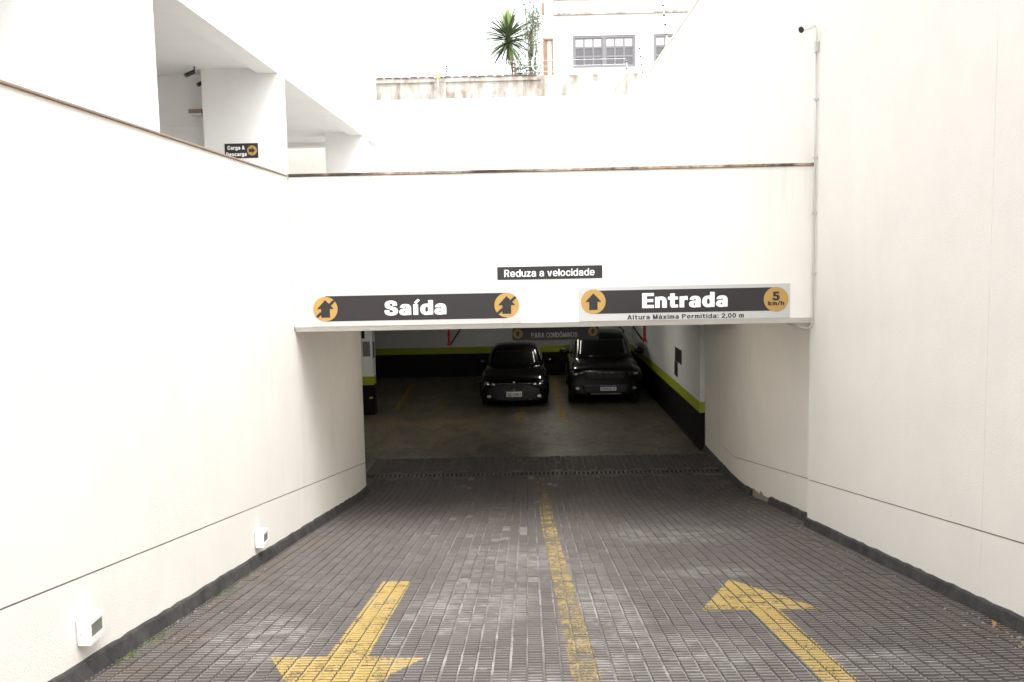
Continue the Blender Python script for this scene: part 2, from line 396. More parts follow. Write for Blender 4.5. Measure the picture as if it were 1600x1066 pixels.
# ------------------------------------------------------------------ street level and garage floor
gm = MB()
gm.add([(-300, -300, STREET), (300, -300, STREET), (300, -10.4, STREET), (-300, -10.4, STREET)], [(0, 1, 2, 3)])
gm.add([(-300, -10.4, STREET), (XL-.16, -10.4, STREET), (XL-.16, 300, STREET), (-300, 300, STREET)], [(0, 1, 2, 3)])
gm.add([(XQ+.3, -10.4, STREET), (300, -10.4, STREET), (300, 300, STREET), (XQ+.3, 300, STREET)], [(0, 1, 2, 3)])
gm.add([(XL-.16, YL+.4, STREET), (XQ+.3, YL+.4, STREET), (XQ+.3, 300, STREET), (XL-.16, 300, STREET)], [(0, 1, 2, 3)])
tag(gm.build('ground', M['ground']), kind='structure')
fm = MB(); fm.box(XQ-9.5, XQ+.1, 17.25, 29.3, -.2, -.002); fm.box(-14, -5.97, 14.0, 29.3, -.2, -.002); fm.box(-5.97, XL-.25, 14.0, 17.25, -.2, -.002)
tag(fm.build('garage_floor', M['concrete']), kind='structure')
cm = MB(); cm.box(-14, XQ+.3, 14.85, 29.4, 2.78, 3.2); tag(cm.build('garage_ceiling', M['garage_white']), kind='structure')
cm = MB(); cm.box(XL-.1, XQ+.3, YL+.321, 14.84, 3.14, 3.3); tag(cm.build('passage_ceiling', M['wall']), kind='structure')
cm = MB(); cm.box(-14, XQ+.3, 14.8, 14.849, 2.78, 3.139); tag(cm.build('ceiling_step', M['wall']), kind='structure')
# parking lines
def floorline(pts, wd, lab):
    mb = MB()
    for (a, b) in zip(pts, pts[1:]):
        A, B = Vector((*a, 0)), Vector((*b, 0)); t = (B-A).normalized(); q = Vector((-t.y, t.x, 0))*wd/2
        mb.add([A-q+Vector((0,0,.002)), B-q+Vector((0,0,.002)), B+q+Vector((0,0,.002)), A+q+Vector((0,0,.002))], [(0, 1, 2, 3)])
    o = mb.build('parking_line', M['yellow_floor'], GF); o['label'] = lab
GF = bpy.data.objects['garage_floor']
floorline([(-3.65, 27.6), (-3.48, 22.7)], .14, 'faded yellow bay line beside the column')
floorline([(.84, 28.2), (.83, 21.1)], .12, 'faded yellow bay line between the two cars')
floorline([(-4.4, 21.0), (-1.1, 20.95)], .12, 'faded yellow cross line in front of the empty bay')
floorline([(-2.3, 24.4), (-2.28, 22.5)], .1, 'short faded yellow bay mark')
floorline([(-.2, 22.4), (-.18, 21.0)], .13, 'short faded yellow mark before the sedan')

# ------------------------------------------------------------------ side walls of the ramp
def yz(mb, pts, x, dx): mb.prism([(x, a, b) for a, b in pts], (dx, 0, 0))
Y0 = -7.0
def bottom(ya, yb, dz, step=.5):
    n = max(1, int((yb-ya)/step)); return [(ya+(yb-ya)*i/n, zr(ya+(yb-ya)*i/n)+dz) for i in range(n+1)]
G = .007
lw = empty('ramp_wall', (XL, 4, zr(4)), 'long white left ramp wall with two small lamps near its foot', 'wall')
mb = MB(); yz(mb, bottom(Y0, YLE-.012, -.3)+[(YLE-.012, 3.13), (YL+.42, 3.13), (YL+.42, 4.96), (Y0, 4.96)], XL-.014, -.146); mb.build('core', M['groove'], lw)
mb = MB(); yz(mb, [(Y0, zg(Y0)+G), (YLE, zg(YLE)+G), (YLE, 3.13), (YL, 3.13), (YL, 4.965), (Y0, 4.965)], XL, -.014)
mb.box(XL-.16, XL-.014, YLE-.012, YLE, zg(YLE)+G, 3.13); mb.build('upper_render', M['wall'], lw)
mb = MB(); yz(mb, bottom(Y0, YLE, -.2)+[(YLE, zg(YLE)-G), (Y0, zg(Y0)-G)], XL, -.014); mb.box(XL-.16, XL-.014, YLE-.012, YLE, -.2, zg(YLE)-G); mb.build('lower_render', M['wall'], lw)
mb = MB(); mb.box(XL-.19, XL+.018, Y0, YL-.022, 4.967, 4.984); mb.build('coping', M['coping_pale'], lw, bevel=.004)
def skirting(parent, x, sg, ya, yb, name='skirting', flare=.05):
    mb = MB(); n = int((yb-ya)/.12)+1; rows = []
    for i in range(n+1):
        y = ya+(yb-ya)*i/n; h = .115+random.uniform(-.006, .006); q = random.uniform(-.004, .004)
        rows.append([(x, y, zr(y)-.02), (x+sg*(flare+.02+q), y, zr(y)-.02), (x+sg*(.026+q), y, zr(y)+h-.014), (x+sg*(.014+q), y, zr(y)+h), (x, y, zr(y)+h+.004)])
    vs = [p for r in rows for p in r]; fs = []
    for i in range(n):
        for k in range(4):
            a, b, c, d = i*5+k, i*5+k+1, (i+1)*5+k+1, (i+1)*5+k
            fs.append((a, b, c, d) if sg < 0 else (a, d, c, b))
    fs += [tuple(range(5)), tuple(n*5+k for k in (4, 3, 2, 1, 0))]
    mb.add(vs, fs); mb.build(name, M['skirt'], parent)
skirting(lw, XL, 1, Y0, YLE-.002)

rw = empty('boundary_wall', (XR, 6, zr(6)), 'tall white boundary wall rising above the right side of the ramp', 'wall')
YB = 27.9; TOPR = 8.77
YJ = 6.55
mb = MB(); yz(mb, bottom(Y0, YL+.12, -.3)+[(YL+.12, STREET-.6), (YB, STREET-.6), (YB, TOPR-.02), (Y0, TOPR-.02)], XR+.014, .25); mb.build('core', M['groove'], rw)
for a, b in ((Y0, YJ-.002), (YJ+.002, YL+.13)):
    top = [(b, TOPR), (a, TOPR)]
    mb = MB(); yz(mb, [(a, zg(a)+G), (b, zg(b)+G)]+top, XR, .014)
    if b > 9: mb.box(XR+.014, XR+.27, b-.01, b, zg(b)+G, 3.3)
    mb.build('upper_render', M['wall'], rw)
    mb = MB(); yz(mb, bottom(a, b, -.2)+[(b, zg(b)-G), (a, zg(a)-G)], XR, .014)
    if b > 9: mb.box(XR+.014, XR+.27, b-.01, b, .2, zg(b)-G)
    mb.build('lower_render', M['wall'], rw)
mb = MB(); yz(mb, [(YL+.132, STREET-.5), (YB, STREET-.5), (YB, TOPR), (YL+.132, TOPR)], XR, .014); mb.build('upper_render', M['wall'], rw)
mb = MB(); mb.box(XR-.03, XR+.30, Y0, YB+.1, TOPR+.002, TOPR+.04); mb.build('coping', M['build'], rw)
skirting(rw, XR, -1, Y0, YL+.128, flare=.03)

qw = empty('passage_wall', (XQ, 14, 0), 'shaded white recessed wall lining the right of the entrance', 'wall')
mb = MB(); yz(mb, bottom(YL+.14, YQE-.01, -.3)+[(YQE-.01, 3.13), (YL+.14, 3.13)], XQ+.014, .2); mb.build('core', M['groove'], qw)
zq = lambda y: max(zg(y)-.03, zg(15.0)-.03)
gl = [(YL+.14, zq(YL+.14)), (15.0, zq(15.0)), (YQE, zq(17)-.02)]
mb = MB(); yz(mb, [(a, b+G) for a, b in gl]+[(YQE, 3.13), (YL+.14, 3.13)], XQ, .014); mb.build('upper_render', M['wall'], qw)
mb = MB(); yz(mb, bottom(YL+.14, YQE, -.2)+[(a, b-G) for a, b in reversed(gl)], XQ, .014); mb.build('lower_render', M['wall'], qw)
skirting(qw, XQ, -1, YL+.135, 12.75); skirting(qw, XQ, -1, 13.75, YQE-.01)
mb = MB()
for i in range(7):
    y = 12.77+.14*i; hh = random.uniform(.07, .12)
    mb.box(XQ-random.uniform(.012, .03), XQ, y, y+random.uniform(.10, .135), zr(y+.1)-.03, zr(y)+hh)
mb.build('broken_skirting', M['dirt'], qw, bevel=.006)

# ------------------------------------------------------------------ beam over the entrance
lb = empty('entrance_beam', (.3, YL, 3.12), 'white beam spanning the entrance and carrying the exit and entry signs', 'beam')
mb = MB(); mb.prism([(XL+.002, YL, 3.185), (XL+.002, YL+.05, 3.12), (XL+.002, YL+.32, 3.12), (XL+.002, YL+.32, 4.965), (XL+.002, YL, 4.965)], (XR-XL-.004, 0, 0))
mb.build('face', M['beam'], lb, bevel=.006)
mb = MB(); mb.box(XL+.002, XR-.004, YL-.02, YL+.36, 4.967, 4.997); mb.build('coping', M['coping'], lb, bevel=.004)

# ------------------------------------------------------------------ lettering
import numpy as np
def _box(a, b, c, d): return lambda x, y: np.minimum(np.minimum(x-a, c-x), np.minimum(y-b, d-y))
def _ell(cx, cy, rx, ry): return lambda x, y: (1-(np.abs((x-cx)/rx)**2.3+np.abs((y-cy)/ry)**2.3)**(1/2.3))*min(rx, ry)
def _ring(cx, cy, rx, ry, w_, h_): return _sub(_ell(cx, cy, rx, ry), _ell(cx, cy, rx-w_, ry-h_))
def _u(*f): return lambda x, y: np.maximum.reduce([g(x, y) for g in f])
def _i(*f): return lambda x, y: np.minimum.reduce([g(x, y) for g in f])
def _sub(f, *g): return lambda x, y: np.minimum.reduce([f(x, y)]+[-q(x, y) for q in g])
def _line(x0, y0, x1, y1, w_):
    L = math.hypot(x1-x0, y1-y0); ux, uy = (x1-x0)/L, (y1-y0)/L
    return lambda x, y: np.minimum(np.minimum((x-x0)*ux+(y-y0)*uy, L-((x-x0)*ux+(y-y0)*uy)), w_/2-np.abs((x-x0)*uy-(y-y0)*ux))
def glyph(ch, w):
    """(field, width) of one grotesque capital/lower-case letter; cap height 1, stem weight w"""
    h = w*.78; X = .74; B = 9
    acc = _line(.10+w*.2, .80, .26+w*.45, 1.06, w*.62)
    def arch(x0, x1): m = (x0+x1)/2; return _u(_i(_ring(m, .40, (x1-x0)/2, .36, w, h*1.05), _box(-B, .40, B, B)), _box(x1-w, 0, x1, .405))
    bowl = _ring(.345, .37, .345, .39, w, h)
    def a_():
        return _u(_box(.66-w, 0, .66, .50), _i(_ring(.35, .47, .31, .29, w, h), _box(-B, .50, B, B)), _ring(.31, .215, .30, .235, w*.95, h*.85))
    if ch == 'a': return a_(), .68
    if ch == 'á': return _u(a_(), _line(.26, .82, .46, 1.04, w*.6)), .68
    if ch == 'o': return bowl, .69
    if ch == 'c': return _sub(bowl, _box(.40, .27, B, .48)), .66
    if ch == 'e': return _u(_sub(bowl, _box(.40, .20, B, .33)), _box(.10, .31, .67, .31+h*.75)), .69
    if ch == 'd': return _u(bowl, _box(.70-w, 0, .70, 1)), .70
    if ch == 'g': return _u(bowl, _box(.70-w, -.05, .70, X), _i(_ring(.36, -.03, .34, .22, w, h), _box(-B, -B, B, -.03))), .70
    if ch == 'n': return _u(_box(0, 0, w, X), arch(0, .66)), .66
    if ch == 'h': return _u(_box(0, 0, w, 1), arch(0, .66)), .66
    if ch == 'm': return _u(_box(0, 0, w, X), arch(0, .56), arch(.56-w, 1.12-w)), 1.12-w
    if ch == 'u':
        f = glyph('n', w)[0]; return (lambda x, y: f(.66-x, X-y)), .66
    if ch == 'r': return _u(_box(0, 0, w, X), _i(_ring(.36, .38, .36, .38, w, h*1.2), _box(-B, .45, .46, B))), .46
    if ch == 't': return _u(_box(.12, 0.08, .12+w, .95), _box(0, X-h, .30+w, X), _box(.18, 0, .30+w, h)), .32+w
    if ch == 'l': return _box(0, 0, w, 1), w
    if ch == 'i': return _u(_box(0, 0, w, X), _box(0, .83, w, 1)), w
    if ch == 'í': return (lambda f: (lambda x, y: f(x, y)))(_u(_box(.04, 0, .04+w, X), _line(.05+w*.35, .80, .16+w*.75, 1.06, w*.62))), w+.10
    if ch == 'k': return _u(_box(0, 0, w, 1), _line(w*.8, .28, .62, .80, w), _line(.30, .42, .62, -.05, w)), .70
    if ch == 'v': return _i(_u(_line(.08, .82, .34, -.06, w), _line(.60, .82, .34, -.06, w)), _box(-B, 0, B, X)), .70
    if ch == 'x': return _i(_u(_line(.04, .82, .62, -.08, w), _line(.62, .82, .04, -.08, w)), _box(-B, 0, B, X)), .68
    if ch == 'z': return _u(_box(0, 0, .58, h), _box(0, X-h, .58, X), _i(_line(.02, -.05, .56, .79, w), _box(-B, 0, B, X))), .58
    if ch in 'sS':
        k = X if ch == 's' else 1.0
        f = _u(_sub(_ring(.36, .725, .34, .295, w, h), _box(.36, .40, B, .66 if w > .2 else .68)), _sub(_ring(.37, .285, .37, .305, w, h), _box(-B, .36, .37, .60)), _i(_line(.18, .62, .56, .40, h*1.15), _box(.1, 0, .64, 1)))
        return (lambda x, y: f(x/(.85 if ch == 's' else 1), y/k)), (.62 if ch == 's' else .74)
    if ch == 'E': return _u(_box(0, 0, w, 1), _box(0, 0, .66, h), _box(0, .5-h/2, .62, .5+h/2), _box(0, 1-h, .66, 1)), .66
    if ch in 'RP':
        f = [_box(0, 0, w, 1), _i(_ring(.36, .705, .36, .295, w, h), _box(.34, 0, B, B)), _box(0, 1-h, .37, 1), _box(0, .41, .37, .41+h)]
        if ch == 'R': f.append(_i(_line(.38, .52, .66, -.08, w*1.05), _box(-B, 0, B, B)))
        return _u(*f), .76
    if ch == 'A': return _u(_i(_u(_line(.10, -.06, .42, 1.08, w), _line(.74, -.06, .42, 1.08, w)), _box(-B, 0, B, 1)), _box(.22, .22, .62, .22+h)), .84
    if ch == 'M': return _u(_box(0, 0, w, 1), _box(.88-w, 0, .88, 1), _i(_u(_line(w*.5, 1.08, .44, .0, w), _line(.88-w*.5, 1.08, .44, .0, w)), _box(0, 0, .88, 1))), .88
    if ch == 'N': return _u(_box(0, 0, w, 1), _box(.74-w, 0, .74, 1), _i(_line(w*.45, 1.05, .74-w*.45, -.05, w), _box(0, 0, .74, 1))), .74
    if ch == 'O': return _ring(.41, .5, .41, .52, w, h), .82
    if ch == 'Ô': return _u(glyph('O', w)[0], _line(.26, 1.07, .43, 1.22, w*.5), _line(.56, 1.07, .39, 1.22, w*.5)), .82
    if ch == 'C': return _sub(_ring(.41, .5, .41, .52, w, h), _box(.45, .37, B, .64)), .80
    if ch == 'D': return _u(_box(0, 0, w, 1), _i(_ring(.32, .5, .44, .5, w, h), _box(.28, -B, B, B)), _box(0, 0, .32, h), _box(0, 1-h, .32, 1)), .76
    if ch == 'I': return _box(0, 0, w, 1), w
    if ch == '5': return _u(_box(.12, 1-h, .64, 1), _box(.08, .46, .08+w*.85, 1), _sub(_ring(.34, .325, .34, .345, w, h), _box(-B, .30, .28, B))), .68
    if ch == '2': return _u(_box(0, 0, .64, h), _i(_ring(.32, .69, .32, .33, w, h), _u(_box(-B, .66, B, B), _box(.32, .5, B, B))), _i(_line(.02, .02, .58, .64, w), _box(0, 0, B, B))), .66
    if ch == '0': return _ring(.33, .5, .33, .52, w, h), .66
    if ch == '&': return _u(_ring(.36, .74, .24, .27, w*.85, h*.85), _ring(.32, .26, .32, .28, w*.9, h*.9), _i(_line(.20, .72, .74, -.06, w*.9), _box(-B, 0, B, .8)), _line(.56, .18, .76, .48, w*.7)), .80
    if ch == ':': return _u(_box(0, 0, w, w), _box(0, X-w, w, X)), w
    if ch == ',': return _u(_box(0, 0, w, w), _line(w*.6, .05, w*.2, -.17, w*.6)), w
    if ch == '/': return _line(.02, -.02, .38, 1.02, w*.7), .40
    return None, .26
def glyph_mesh(ch, w, res=34):
    f, wd = glyph(ch, w)
    if f is None: return None, wd
    st = 1/res; xs = np.arange(-.06, wd+.08, st); yy = np.arange(-.28, 1.30, st); gx, gy = np.meshgrid(xs, yy, indexing='ij'); F = f(gx, gy)
    V, Fc, idx = [], [], {}
    def vid(key, p):
        if key not in idx: idx[key] = len(V); V.append(p)
        return idx[key]
    for i in range(len(xs)-1):
        for j in range(len(yy)-1):
            c = [(i, j), (i+1, j), (i+1, j+1), (i, j+1)]; val = [F[q] for q in c]
            if max(val) <= 0: continue
            poly = []
            for k in range(4):
                a, b, va, vb = c[k], c[(k+1) % 4], val[k], val[(k+1) % 4]
                if va > 0: poly.append(vid(a, (xs[a[0]], yy[a[1]])))
                if (va > 0) != (vb > 0):
                    t = va/(va-vb); poly.append(vid((min(a, b), max(a, b)), (xs[a[0]]+t*(xs[b[0]]-xs[a[0]]), yy[a[1]]+t*(yy[b[1]]-yy[a[1]]))))
            if len(poly) > 2: Fc.append(tuple(poly))
    return (V, Fc), wd
GC = {}
def letters(s, x0, x1, z0, z1, y, w=.2, gap=.10):
    """list of (character, MB): flat vinyl letters facing -Y, capitals z0..z1 high"""
    out, X = [], 0
    for ch in s:
        if (ch, w) not in GC: GC[(ch, w)] = glyph_mesh(ch, w)
        g, wd = GC[(ch, w)]
        if g: out.append((ch, g, X))
        X += wd+gap
    X -= gap; k = (x1-x0)/X; res = []
    for ch, (V, F), ox in out:
        m = MB(); m.add([(x0+(ox+a)*k, y, z0+b*(z1-z0)) for a, b in V], F); res.append((ch, m))
    return res
def text_mb(s, x0, x1, z0, z1, y, w=.2, gap=.10):
    m = MB()
    for ch, q in letters(s, x0, x1, z0, z1, y-.002, w, gap): m.add(q.v, q.f)
    return m
def lettering(name, material, parent, *a, **k):
    return tag(text_mb(*a, **k).build(name, material, parent), kind='stuff')
def big_letters(material, parent, s, *a, **k):
    for ch, m in letters(s, *a, **k): m.build('letter', material, parent)
def plate_mb(s, x0, x1, z0, z1, y, bold=.02, depth=.003):
    c = bpy.data.curves.new('t', 'FONT'); c.body = s; c.size = 1; c.offset = bold; c.extrude = .5; c.resolution_u = 2
    o = bpy.data.objects.new('t', c); COL.objects.link(o)
    d = bpy.context.evaluated_depsgraph_get(); e = o.evaluated_get(d); me = e.to_mesh()
    V = [v.co.copy() for v in me.vertices]; F = [tuple(p.vertices) for p in me.polygons]
    e.to_mesh_clear(); COL.objects.unlink(o); bpy.data.objects.remove(o); bpy.data.curves.remove(c)
    xs = [v.x for v in V]; a, b = min(xs), max(xs); m = MB()
    m.add([(x0+(v.x-a)/(b-a)*(x1-x0), y-(v.z+.5)*depth, z0+(v.y+bold)/(.729+2*bold)*(z1-z0)) for v in V], F); return m
def disc_mb(x, z, r, y, t, seg=40):
    m = MB(); m.prism([(x+r*math.cos(2*math.pi*i/seg), y, z+r*math.sin(2*math.pi*i/seg)) for i in range(seg)], (0, -t, 0)); return m
def poly_mb(pts, y, t): m = MB(); m.prism([(a, y, b) for a, b in pts], (0, -t, 0)); return m
def uparrow(x, z, s): return [(x+s*a, z+s*b) for a, b in ((0, .66), (.62, .0), (.32, .0), (.32, -.62), (-.32, -.62), (-.32, .0), (-.62, .0))]
KS = YL/10.45
def sx(x): return x*KS
def sz(z): return 4+(z-4)*KS
def sbox(name, x0, x1, z0, z1, y, t, m, parent, bevel=0):
    mb = MB(); mb.box(sx(x0), sx(x1), y-t, y, sz(z0), sz(z1)); return mb.build(name, m, parent, bevel=bevel)
def screws(x0, x1, z0, z1, y, parent):
    for x in (x0+.03, (x0+x1)/2, x1-.03):
        for z in (z0+.025, z1-.025): disc_mb(sx(x), sz(z), .006, y, .003, 8).build('screw', M['zinc'], parent)

yp = YL-.001; yf = yp-.012
s1 = empty('exit_sign', (sx(-1.32), yp, sz(3.19)), 'long sign reading Saída with crossed-out arrows at both ends', 'sign')
sbox('panel', -2.56, -.07, 3.19, 3.597, yp, .012, M['sign_white'], s1, .003)
bd = sbox('band', -2.39, -.24, 3.252, 3.552, yf, .002, M['sign_dark'], s1)
for x, z in ((-2.392, 3.40), (-.24, 3.406)):
    d = disc_mb(sx(x), sz(z), .146, yf-.002, .002).build('arrow_disc', M['sign_gold'], s1)
    X, Z = sx(x), sz(z); poly_mb(uparrow(X, Z, .165), yf-.004, .002).build('arrow', M['sign_dark'], d)
    for a, b in ((.068, .144), (-.144, -.068)):
        mb = MB(); c = math.cos(R(42)); s_ = math.sin(R(42)); q = .016
        mb.prism([(X+a*c+q*s_, yf-.0045, Z+a*s_-q*c), (X+b*c+q*s_, yf-.0045, Z+b*s_-q*c), (X+b*c-q*s_, yf-.0045, Z+b*s_+q*c), (X+a*c-q*s_, yf-.0045, Z+a*s_+q*c)], (0, -.0012, 0))
        mb.build('slash', M['sign_dark'], d)
big_letters(M['sign_letter'], s1, 'Saída', sx(-1.69), sx(-.952), sz(3.312), sz(3.483), yf-.004, .265, .06)
screws(-2.56, -.07, 3.19, 3.597, yf, s1)
s2 = empty('entry_sign', (sx(1.85), yp, sz(3.195)), 'long sign reading Entrada with 5 km/h disc and height limit line', 'sign')
sbox('panel', .614, 3.095, 3.195, 3.602, yp, .012, M['sign_white'], s2, .003)
sbox('band', .785, 2.93, 3.283, 3.557, yf, .002, M['sign_dark'], s2)
d = disc_mb(sx(.784), sz(3.428), .146, yf-.002, .002).build('arrow_disc', M['sign_gold'], s2)
poly_mb(uparrow(sx(.784), sz(3.425), .155), yf-.004, .002).build('arrow', M['sign_dark'], d)
d = disc_mb(sx(2.93), sz(3.416), .146, yf-.002, .002).build('speed_disc', M['sign_gold'], s2)
text_mb('5', sx(2.885), sx(2.972), sz(3.402), sz(3.505), yf-.004, .26).build('numeral', M['sign_dark'], d)
lettering('unit_lettering', M['sign_dark'], d, 'km/h', sx(2.835), sx(3.025), sz(3.345), sz(3.395), yf-.004, .24)
big_letters(M['sign_letter'], s2, 'Entrada', sx(1.358), sx(2.367), sz(3.340), sz(3.517), yf-.004, .265, .06)
lettering('height_limit_lettering', M['sign_dark'], s2, 'Altura Máxima Permitida: 2,00 m', sx(1.183), sx(2.556), sz(3.208), sz(3.262), yf, .22, .14)
screws(.614, 3.095, 3.195, 3.602, yf, s2)
s3 = empty('slow_down_sign', (sx(.275), yp, sz(3.705)), 'small dark sign reading Reduza a velocidade', 'sign')
sbox('panel', -.344, .894, 3.705, 3.856, yp, .006, M['sign_dark'], s3, .002)
lettering('lettering', M['sign_letter'], s3, 'Reduza a velocidade', sx(-.261), sx(.803), sz(3.738), sz(3.822), yp-.006, .18)

# sign hung inside the garage
ym = 17.0
s4 = empty('residents_sign', (.54, ym, 2.34), 'dim hanging sign reading PARA CONDÔMINOS inside the entrance', 'sign')
mb = MB(); mb.box(-.29, 1.37, ym, ym+.02, 2.34, 2.66); mb.build('panel', M['sign_dark'], s4)
lettering('lettering', M['sign_white'], s4, 'PARA CONDÔMINOS', .07, .96, 2.392, 2.487, ym, .2)
for x, z in ((-.185, 2.475), (1.265, 2.50)):
    d = disc_mb(x, z, .09, ym, .002, 24).build('arrow_disc', M['sign_gold'], s4); poly_mb(uparrow(x, z, .09), ym-.002, .002).build('arrow', M['sign_dark'], d)
for x in (-.1, 1.18): MB().tube([(x, ym+.01, 2.66), (x, ym+.01, 2.78)], .006, 6).build('hanger', M['zinc'], s4)

# ------------------------------------------------------------------ wall lamps
for i, (y, z, lab) in enumerate(((5.16, 1.742, 'white box wall lamp nearest the viewer on the left wall'), (8.65, 1.172, 'white box wall lamp farther down the left wall'))):
    o = empty('wall_lamp', (XL, y, z), lab, 'wall lamp', 'lamps low on the left ramp wall')
    L, D, Hh = .185, .095, .155; z0, z1 = z-Hh/2, z+Hh/2; x1 = XL+D
    mb = MB(); mb.box(XL+.001, XL+.022, y+.006, y+L-.006, z0+.008, z1-.004); mb.build('back_plate', M['zinc'], o)
    # hood with a window cut in the outer face: built from slabs round the opening
    wy0, wy1, wz0, wz1 = y+.02, y+L-.02, z0+.042, z1-.03; mb = MB()
    mb.box(XL+.012, x1, y, wy0, z0, z1); mb.box(XL+.012, x1, wy1, y+L, z0, z1)
    mb.box(XL+.012, x1, wy0, wy1, z0, wz0); mb.box(XL+.012, x1, wy0, wy1, wz1, z1)
    mb.build('housing', M['white_plastic'], o, bevel=.003)
    mb = MB(); mb.box(XL+.03, XL+.088, wy0-.001, wy1+.001, wz0-.001, wz1+.001); mb.build('glass', M['lamp_glass'], o)
    mb = MB()
    for zz in (z-.01,): mb.add([(XL+.06+.0, y-.0015, zz), (XL+.066, y-.0015, zz), (XL+.066, y-.0015, zz+.006), (XL+.06, y-.0015, zz+.006)], [(0, 1, 2, 3)])
    disc_mb(XL+.03, z-.005, .004, y, .002, 8).build('screw', M['iron'], o)

# ------------------------------------------------------------------ conduit and camera on the right wall
cd = empty('conduit', (XR-.03, YL-.1, 3.05), 'thin grey conduit running up the corner of beam and right wall', 'conduit')
xc, yc = XR-.028, YL-.07
path = [(xc, yc, 6.24), (xc, yc, 5.1), (xc, yc, 4.9), (xc, yc, 3.22), (xc-.004, yc, 3.12), (xc-.03, yc+.02, 3.065), (xc-.08, yc+.08, 3.055), (xc-.16, yc+.22, 3.085), (xc-.2, yc+.34, 3.095)]
MB().tube(path, .0115, 10).build('pipe', M['zinc'], cd, smooth=True)
mb = MB(); mb.box(xc-.022, xc+.022, yc-.02, yc+.02, 6.24, 6.36); mb.build('junction_box', M['zinc'], cd, bevel=.004)
for z in (5.04, 3.7, 4.4, 5.7):
    mb = MB(); mb.box(xc-.02, xc+.027, yc-.018, yc+.018, z, z+.022); mb.build('clip', M['zinc'], cd)
sc1 = empty('security_camera', (xc, yc, 6.44), 'small white security camera at the top of the conduit', 'camera')
MB().tube([(xc, yc, 6.355), (xc, yc, 6.50), (xc-.02, yc-.01, 6.54), (xc-.07, yc-.03, 6.53)], .012, 8).build('bracket', M['white_plastic'], sc1, smooth=True)
a, b = Vector((xc-.045, yc-.01, 6.545)), Vector((xc-.20, yc-.09, 6.475)); t = (b-a).normalized()
MB().tube([a, b], .034, 14).build('housing', M['white_plastic'], sc1, smooth=False)
MB().tube([b, b+t*.012], .036, 14).build('lens', M['black_plastic'], sc1)

# ------------------------------------------------------------------ building with portico on the left
pb = empty('portico_building', (-4.2, 15, STREET), 'white building with open pillared portico beyond the left ramp wall', 'building')
XF, ZS, ZC = -4.20, 7.18, 7.275
def part(name, m, *boxes, label=None, bevel=0):
    mb = MB()
    for b in boxes: mb.box(*b)
    o = mb.build(name, m, pb, bevel=bevel)
    if label: o['label'] = label
    return o
YE = 25.75
part('upper_storeys', M['build'], (-16, XF, -4, YE, ZS+.12, 11.4))
part('edge_beam', M['build'], (XF-.36, XF-.001, -4, YE-.01, ZS, ZS+.119))
part('soffit', M['build'], (-15.9, XF-.361, -4, YE-.36, ZC, ZS+.119))
part('edge_beam', M['build'], (-16, XF-.361, YE-.36, YE-.01, ZS-.02, ZS+.119))
part('pillar', M['build'], (-5.9, XF-.004, 8.12, 10.34, STREET-.2, ZS-.001), label='broad nearest pillar', bevel=.01)
part('pillar', M['build'], (-5.53, XF-.004, 15.46, 15.88, STREET-.2, ZS-.001), (-5.53, XF-.362, 15.46, 15.88, ZS, ZC-.001), label='middle pillar carrying the loading sign')
part('pillar', M['build'], (-5.21, XF-.004, 23.42, 24.27, STREET-.2, ZS-.001), (-5.21, XF-.362, 23.42, 24.27, ZS, ZC-.001), label='farthest pillar')
part('pillar', M['build'], (-5.5, XF-.004, .5, 2.7, STREET-.2, ZS-.001))
part('inner_wall', M['build'], (-16, -5.54, 15.90, 16.1, STREET-.2, ZC-.001))
part('inner_wall', M['build'], (-16, -15.8, -4, 15.9, STREET-.2, ZC-.001))
part('ledge', M['build'], (-15.8, -5.54, 15.86, 15.899, 6.40, 6.425))
s5 = empty('loading_sign', (-4.85, 15.458, 5.77), 'small dark sign reading Carga & Descarga on the portico pillar', 'sign')
q = 15.459
mb = MB(); mb.box(-5.18, -4.60, q-.008, q, 5.755, 6.005); mb.build('panel', M['sign_dark'], s5)
lettering('lettering', M['sign_letter'], s5, 'Carga &', -5.13, -4.83, 5.90, 5.965, q-.008, .25)
lettering('lettering', M['sign_letter'], s5, 'Descarga', -5.155, -4.80, 5.79, 5.855, q-.008, .25)
d = disc_mb(-4.705, 5.882, .085, q-.008, .002, 28).build('arrow_disc', M['sign_gold'], s5)
poly_mb([(-4.705+b*.085, 5.882+a*.085) for a, b in [(p[0], p[1]) for p in uparrow(0, 0, 1)]], q-.010, .002).build('arrow', M['sign_dark'], d)
for i, (x, y, z, lab) in enumerate(((-5.62, 15.25, 7.16, 'black bullet camera under the portico ceiling left of the pillar'), (-5.60, 15.75, 7.10, 'black camera half hidden behind the left edge of the portico pillar'))):
    o = empty('ceiling_camera', (x, y, ZC), lab, 'camera', 'cameras under the portico ceiling')
    MB().tube([(x+.06, y, ZC), (x+.06, y, z+.05), (x, y-.02, z+.01)], .014, 8).build('bracket', M['black_plastic'], o)
    MB().tube([(x+.06, y-.01, z+.03), (x-.06, y-.10, z-.05)], .036, 12).build('housing', M['black_plastic'], o)
    MB().tube([(x-.061, y-.101, z-.051), (x-.068, y-.106, z-.056)], .030, 12).build('lens', M['lamp_glass'], o)
o = empty('emergency_light', (-5.75, 15.88, 6.62), 'small beige light fitting on the wall under the portico', 'light fitting')
mb = MB(); mb.box(-5.90, -5.66, 15.78, 15.895, 6.59, 6.66); mb.build('body', M['coping_pale'], o, bevel=.006)
mb = MB(); mb.box(-5.89, -5.67, 15.775, 15.885, 6.56, 6.588); mb.build('diffuser', M['white_plastic'], o)

